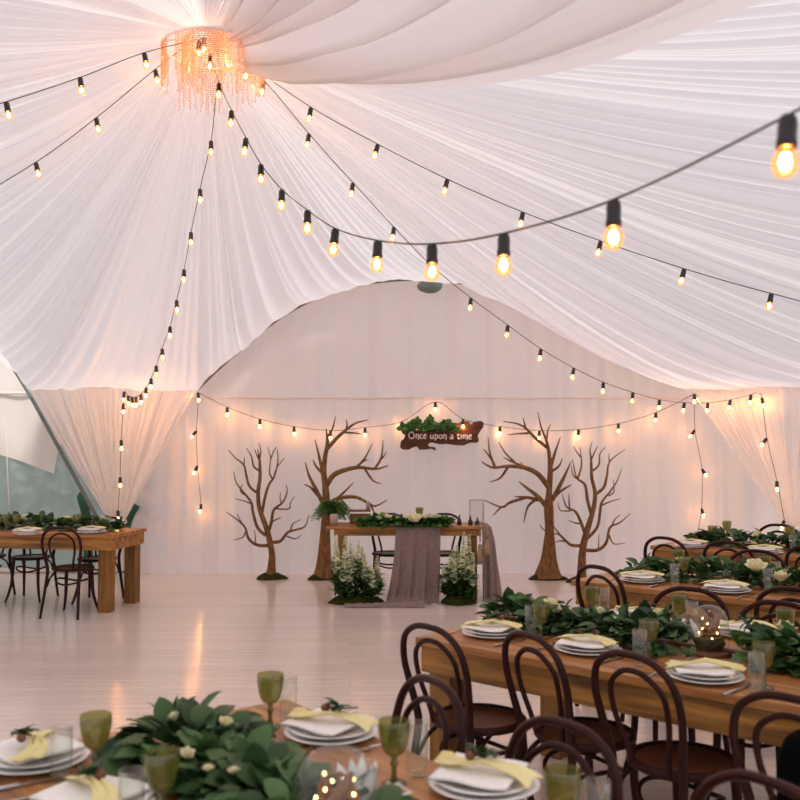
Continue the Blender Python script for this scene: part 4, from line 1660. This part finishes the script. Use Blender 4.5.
def drape_pt(u, v):
    k = int(round(u * 90))
    if v < .14:
        t = v / .14
        inn = V((-.06, rim_[k].y * .9, TG + .004))
        c = inn.lerp(V((rim_[k].x, rim_[k].y, TG + .004)), t)
        return (c.x, c.y, c.z + .003 * math.sin(u * 40) ** 2)
    t = (v - .14) / .86
    o = outw[k].normalized()
    f = .022 * t ** .5 * math.sin(u * 34 + .5 * math.sin(v * 6)) + .010 * t * math.sin(u * 71)
    c = rim_[k] + o * (.004 + .02 * min(1, t * 6) + .09 * t * (.3 + .7 * u) + f + .02 * t)
    return (c.x, c.y, max(.006, (TG - .0) * (1 - t) + .006 * t))


q.grid(90, 50, drape_pt)
q.build('cloth', M['taupe'], dr)

TAS = None


def tassel(px, py0, py1, Y, label):
    global TAS
    t0, t1 = PY(px, py0, Y), PY(px, py1, Y)
    h = t0.z - t1.z
    root = thing('tassel', label, 'tassel', (t0.x, t0.y, t0.z), 0, 'rope tassels on the head table')
    q = MB()
    q.tube([(0, .27, TG + .014 - t0.z), (0, .14, TG + .014 - t0.z), (0, .01, TG - .004 - t0.z), (0, 0, -.02), (0, 0, -h * .45)], .006, 6)
    q.build('cord', M['rope'], root)
    q = MB()
    q.lathe([(0, -h * .50), (.016, -h * .51), (.024, -h * .55), (.018, -h * .60), (.024, -h * .63), (.034, -h * .82), (.038, -h), (.02, -h * 1.0), (0, -h)], 20)
    q.build('skirt', M['rope'], root)


tassel(480, 524, 564, 9.79, 'longer jute tassel hanging at the right corner of the head table')
tassel(487, 524, 555, 9.77, 'shorter jute tassel hanging nearest the linen drape')

# fern, candle, box
fx = PY(334, 520, 10.3)
fn_ = thing('potted_fern', 'bushy green fern in a pot on the left end of the head table', 'plant', (fx.x - .02, 10.33, G0), 0)
q = MB()
q.lathe([(0, 0), (.05, 0), (.062, .09), (.066, .10), (.056, .10), (.05, .085), (0, .08)], 20)
q.build('pot', M['boxwood'], fn_)
rnd = random.Random(77)
q = MB()
for k in range(90):
    a = rnd.uniform(0, 2 * PI)
    l_ = rnd.uniform(.14, .27)
    up_ = rnd.uniform(.06, .16)
    sp = [V((0, 0, .085)), V((math.cos(a) * l_ * .45, math.sin(a) * l_ * .4, .09 + up_)), V((math.cos(a) * l_ * .95, math.sin(a) * l_ * .7, .07 + up_ * rnd.uniform(-.25, .6)))]
    sp = spline(sp, 14)
    for j in range(1, 15):
        d_ = (sp[j] - sp[j - 1]).normalized()
        sd_ = d_.cross(V((0, 0, 1))).normalized()
        for s in (-1, 1):
            q.leaf(sp[j], sd_ * s + d_ * .5, V((0, 0, 1)), .055 * (1.1 - j / 16), .022)
q.build('foliage', M['fern'], fn_)
cx_ = PY(334, 526, 10.1)
q = MB()
q.lathe([(0, 0), (.042, 0), (.042, .118), (.038, .122), (.03, .118), (0, .116)], 24)
cn = q.build('pillar_candle', M['candle'], None, loc=(cx_.x, 10.1, G0))
tag(cn, 'short beige pillar candle in front of the fern', 'candle')
bx = PY(360, 520, 10.36)
kb = thing('wooden_box', 'brown wooden box with a pale rim beside the fern', 'box', (bx.x, 10.38, G0), .06)
q = MB()
q.box((0, 0, .055), (.225, .16, .11))
q.build('body', M['boxwood'], kb, smooth=False, bevel=.004)
q = MB()
q.box((0, 0, .1205), (.23, .165, .019))
q.build('liner', M['napkin'], kb, smooth=False, bevel=.003)
q = MB()
q.box((0, 0, .139), (.228, .163, .016))
q.build('lid', M['boxwood'], kb, smooth=False, bevel=.003)
cw = PY(370, 512, 10.4)
q = MB()
q.lathe([(0, 0), (.022, 0), (.022, .085), (.016, .09), (0, .09)], 18)
o = q.build('white_candle', M['candle'], None, loc=(kb.location.x + .085, 10.40, G0 + .148))
tag(o, 'small pale candle standing on the wooden box', 'candle')
c = PY(419.5, 520, 10.35)
put(P_GOBLET, (c.x, 10.36, G0 + .009), 0, 'olive green goblet standing on the head table')
for px_, h_, lb in ((459.5, .095, 'squat dark glass bottle on the head table, left of the other two'), (470.5, .085, 'slim dark glass bottle between two others on the head table'), (477.5, .07, 'shortest dark glass bottle on the head table, nearest the tassels')):
    c = PY(px_, 520, 10.16)
    b_ = thing('dark_bottle', lb, 'bottle', (c.x, 10.18, G0), 0, 'dark bottles on the head table')
    q = MB()
    q.lathe([(0, 0), (.022, 0), (.024, .006), (.024, h_ * .5), (.018, h_ * .66), (.009, h_ * .78), (.009, h_ * .94), (0, h_ * .94)], 16)
    q.build('body', M['dark'], b_)
    q = MB()
    q.lathe([(0, h_ * .94), (.011, h_ * .94), (.011, h_ * 1.1), (0, h_ * 1.12)], 12)
    q.build('stopper', M['boxwood'], b_)
lx0, lx1 = PY(470, 526, 10.45).x, PY(483.5, 526, 10.45).x
ln_ = thing('glass_lantern', 'thin-framed glass lantern at the right end of the head table', 'lantern', ((lx0 + lx1) / 2, 10.47, G0))
lw = (lx1 - lx0) / 2
q = MB()
hh = .245
for sx in (-1, 1):
    for sy in (-1, 1):
        q.tube([(sx * lw, sy * lw, 0), (sx * lw, sy * lw, hh)], .003, 5)
for zz in (.004, hh):
    q.tube([(-lw, -lw, zz), (lw, -lw, zz), (lw, lw, zz), (-lw, lw, zz)], .003, 5, closed=True)
q.build('frame', M['candle'], ln_)
q = MB()
for sx, sy, dx, dy in ((-1, 0, .002, lw * 2), (1, 0, .002, lw * 2), (0, -1, lw * 2, .002), (0, 1, lw * 2, .002)):
    q.box((sx * lw, sy * lw, hh / 2), (dx, dy, hh))
q.build('glazing', M['pane'], ln_, smooth=False)

# snapdragon plantings on moss
def planting(x_l, x_r, label, seed, heights):
    rnd = random.Random(seed)
    a, b = PY(x_l, 598, 9.78), PY(x_r, 598, 9.78)
    cx = (a.x + b.x) / 2
    hw = (b.x - a.x) / 2
    root = thing('flower_planting', label, 'flowers', (cx, 9.785, 0), 0, 'snapdragons planted in moss')
    q = MB()
    nb = 40
    vs, fs = [], []
    for a_ in range(nb):
        for b_ in range(9):
            th = 2 * PI * a_ / nb
            f = b_ / 8
            rr = (1 + .1 * math.sin(3 * th + seed) + .06 * math.sin(7 * th)) * (1 - f)
            vs.append((hw * 1.12 * rr * math.cos(th), (.13 * rr * math.sin(th)), .004 + .10 * (1 - (1 - f) ** 3) * (.75 + .4 * rnd.random())))
    for a_ in range(nb):
        for b_ in range(8):
            a2 = (a_ + 1) % nb
            fs.append((a_ * 9 + b_, a2 * 9 + b_, a2 * 9 + b_ + 1, a_ * 9 + b_ + 1))
    q.add(vs, fs)
    q.build('moss_mound', M['moss'], root)
    n = len(heights)
    for k, hgt in enumerate(heights):
        x = -hw * .92 + 2 * hw * .92 * (k + .5) / n + rnd.uniform(-.02, .02)
        y = rnd.uniform(-.10, .06)
        top = V((x + rnd.uniform(-.03, .03), y + rnd.uniform(-.03, .03), hgt))
        st = MB()
        bs = V((x, y, .07))
        st.tube(spline([bs, bs.lerp(top, .5) + V((rnd.uniform(-.01, .01), 0, 0)), top], 10), [.005 - .0003 * j for j in range(11)], 5)
        for j in range(54):
            t = rnd.uniform(.0, .62)
            p_ = bs.lerp(top, t)
            an = rnd.uniform(0, 2 * PI)
            st.leaf(p_, (math.cos(an), math.sin(an), rnd.uniform(.2, 1.1)), (0, 0, 1), rnd.uniform(.06, .12), .032)
        sp_ = st.build('stem', M['stemleaf'], root)
        fl_ = MB()
        for j in range(80):
            t = .44 + .56 * j / 79
            p_ = bs.lerp(top, t)
            an = j * 2.4
            sz = .056 * (1.12 - .75 * (t - .44) / .56)
            fl_.leaf(p_, (math.cos(an), math.sin(an), rnd.uniform(-.5, .4)), (math.cos(an), math.sin(an), 1), sz * rnd.uniform(.7, 1), sz * 1.0, .3)
        fl_.build('flower_spike', M['floret'], sp_)
    return root


planting(333, 382, 'white snapdragons planted in moss at the left front of the head table', 12,
         [.70, .60, .52, .68, .46, .62, .56, .66, .45, .58, .52, .42, .40, .36, .48, .34])
planting(443, 473, 'white snapdragons planted in moss right of the linen runner', 13,
         [.38, .42, .50, .46, .56, .50, .60, .52, .48, .64, .72, .55, .50, .70, .52, .40])
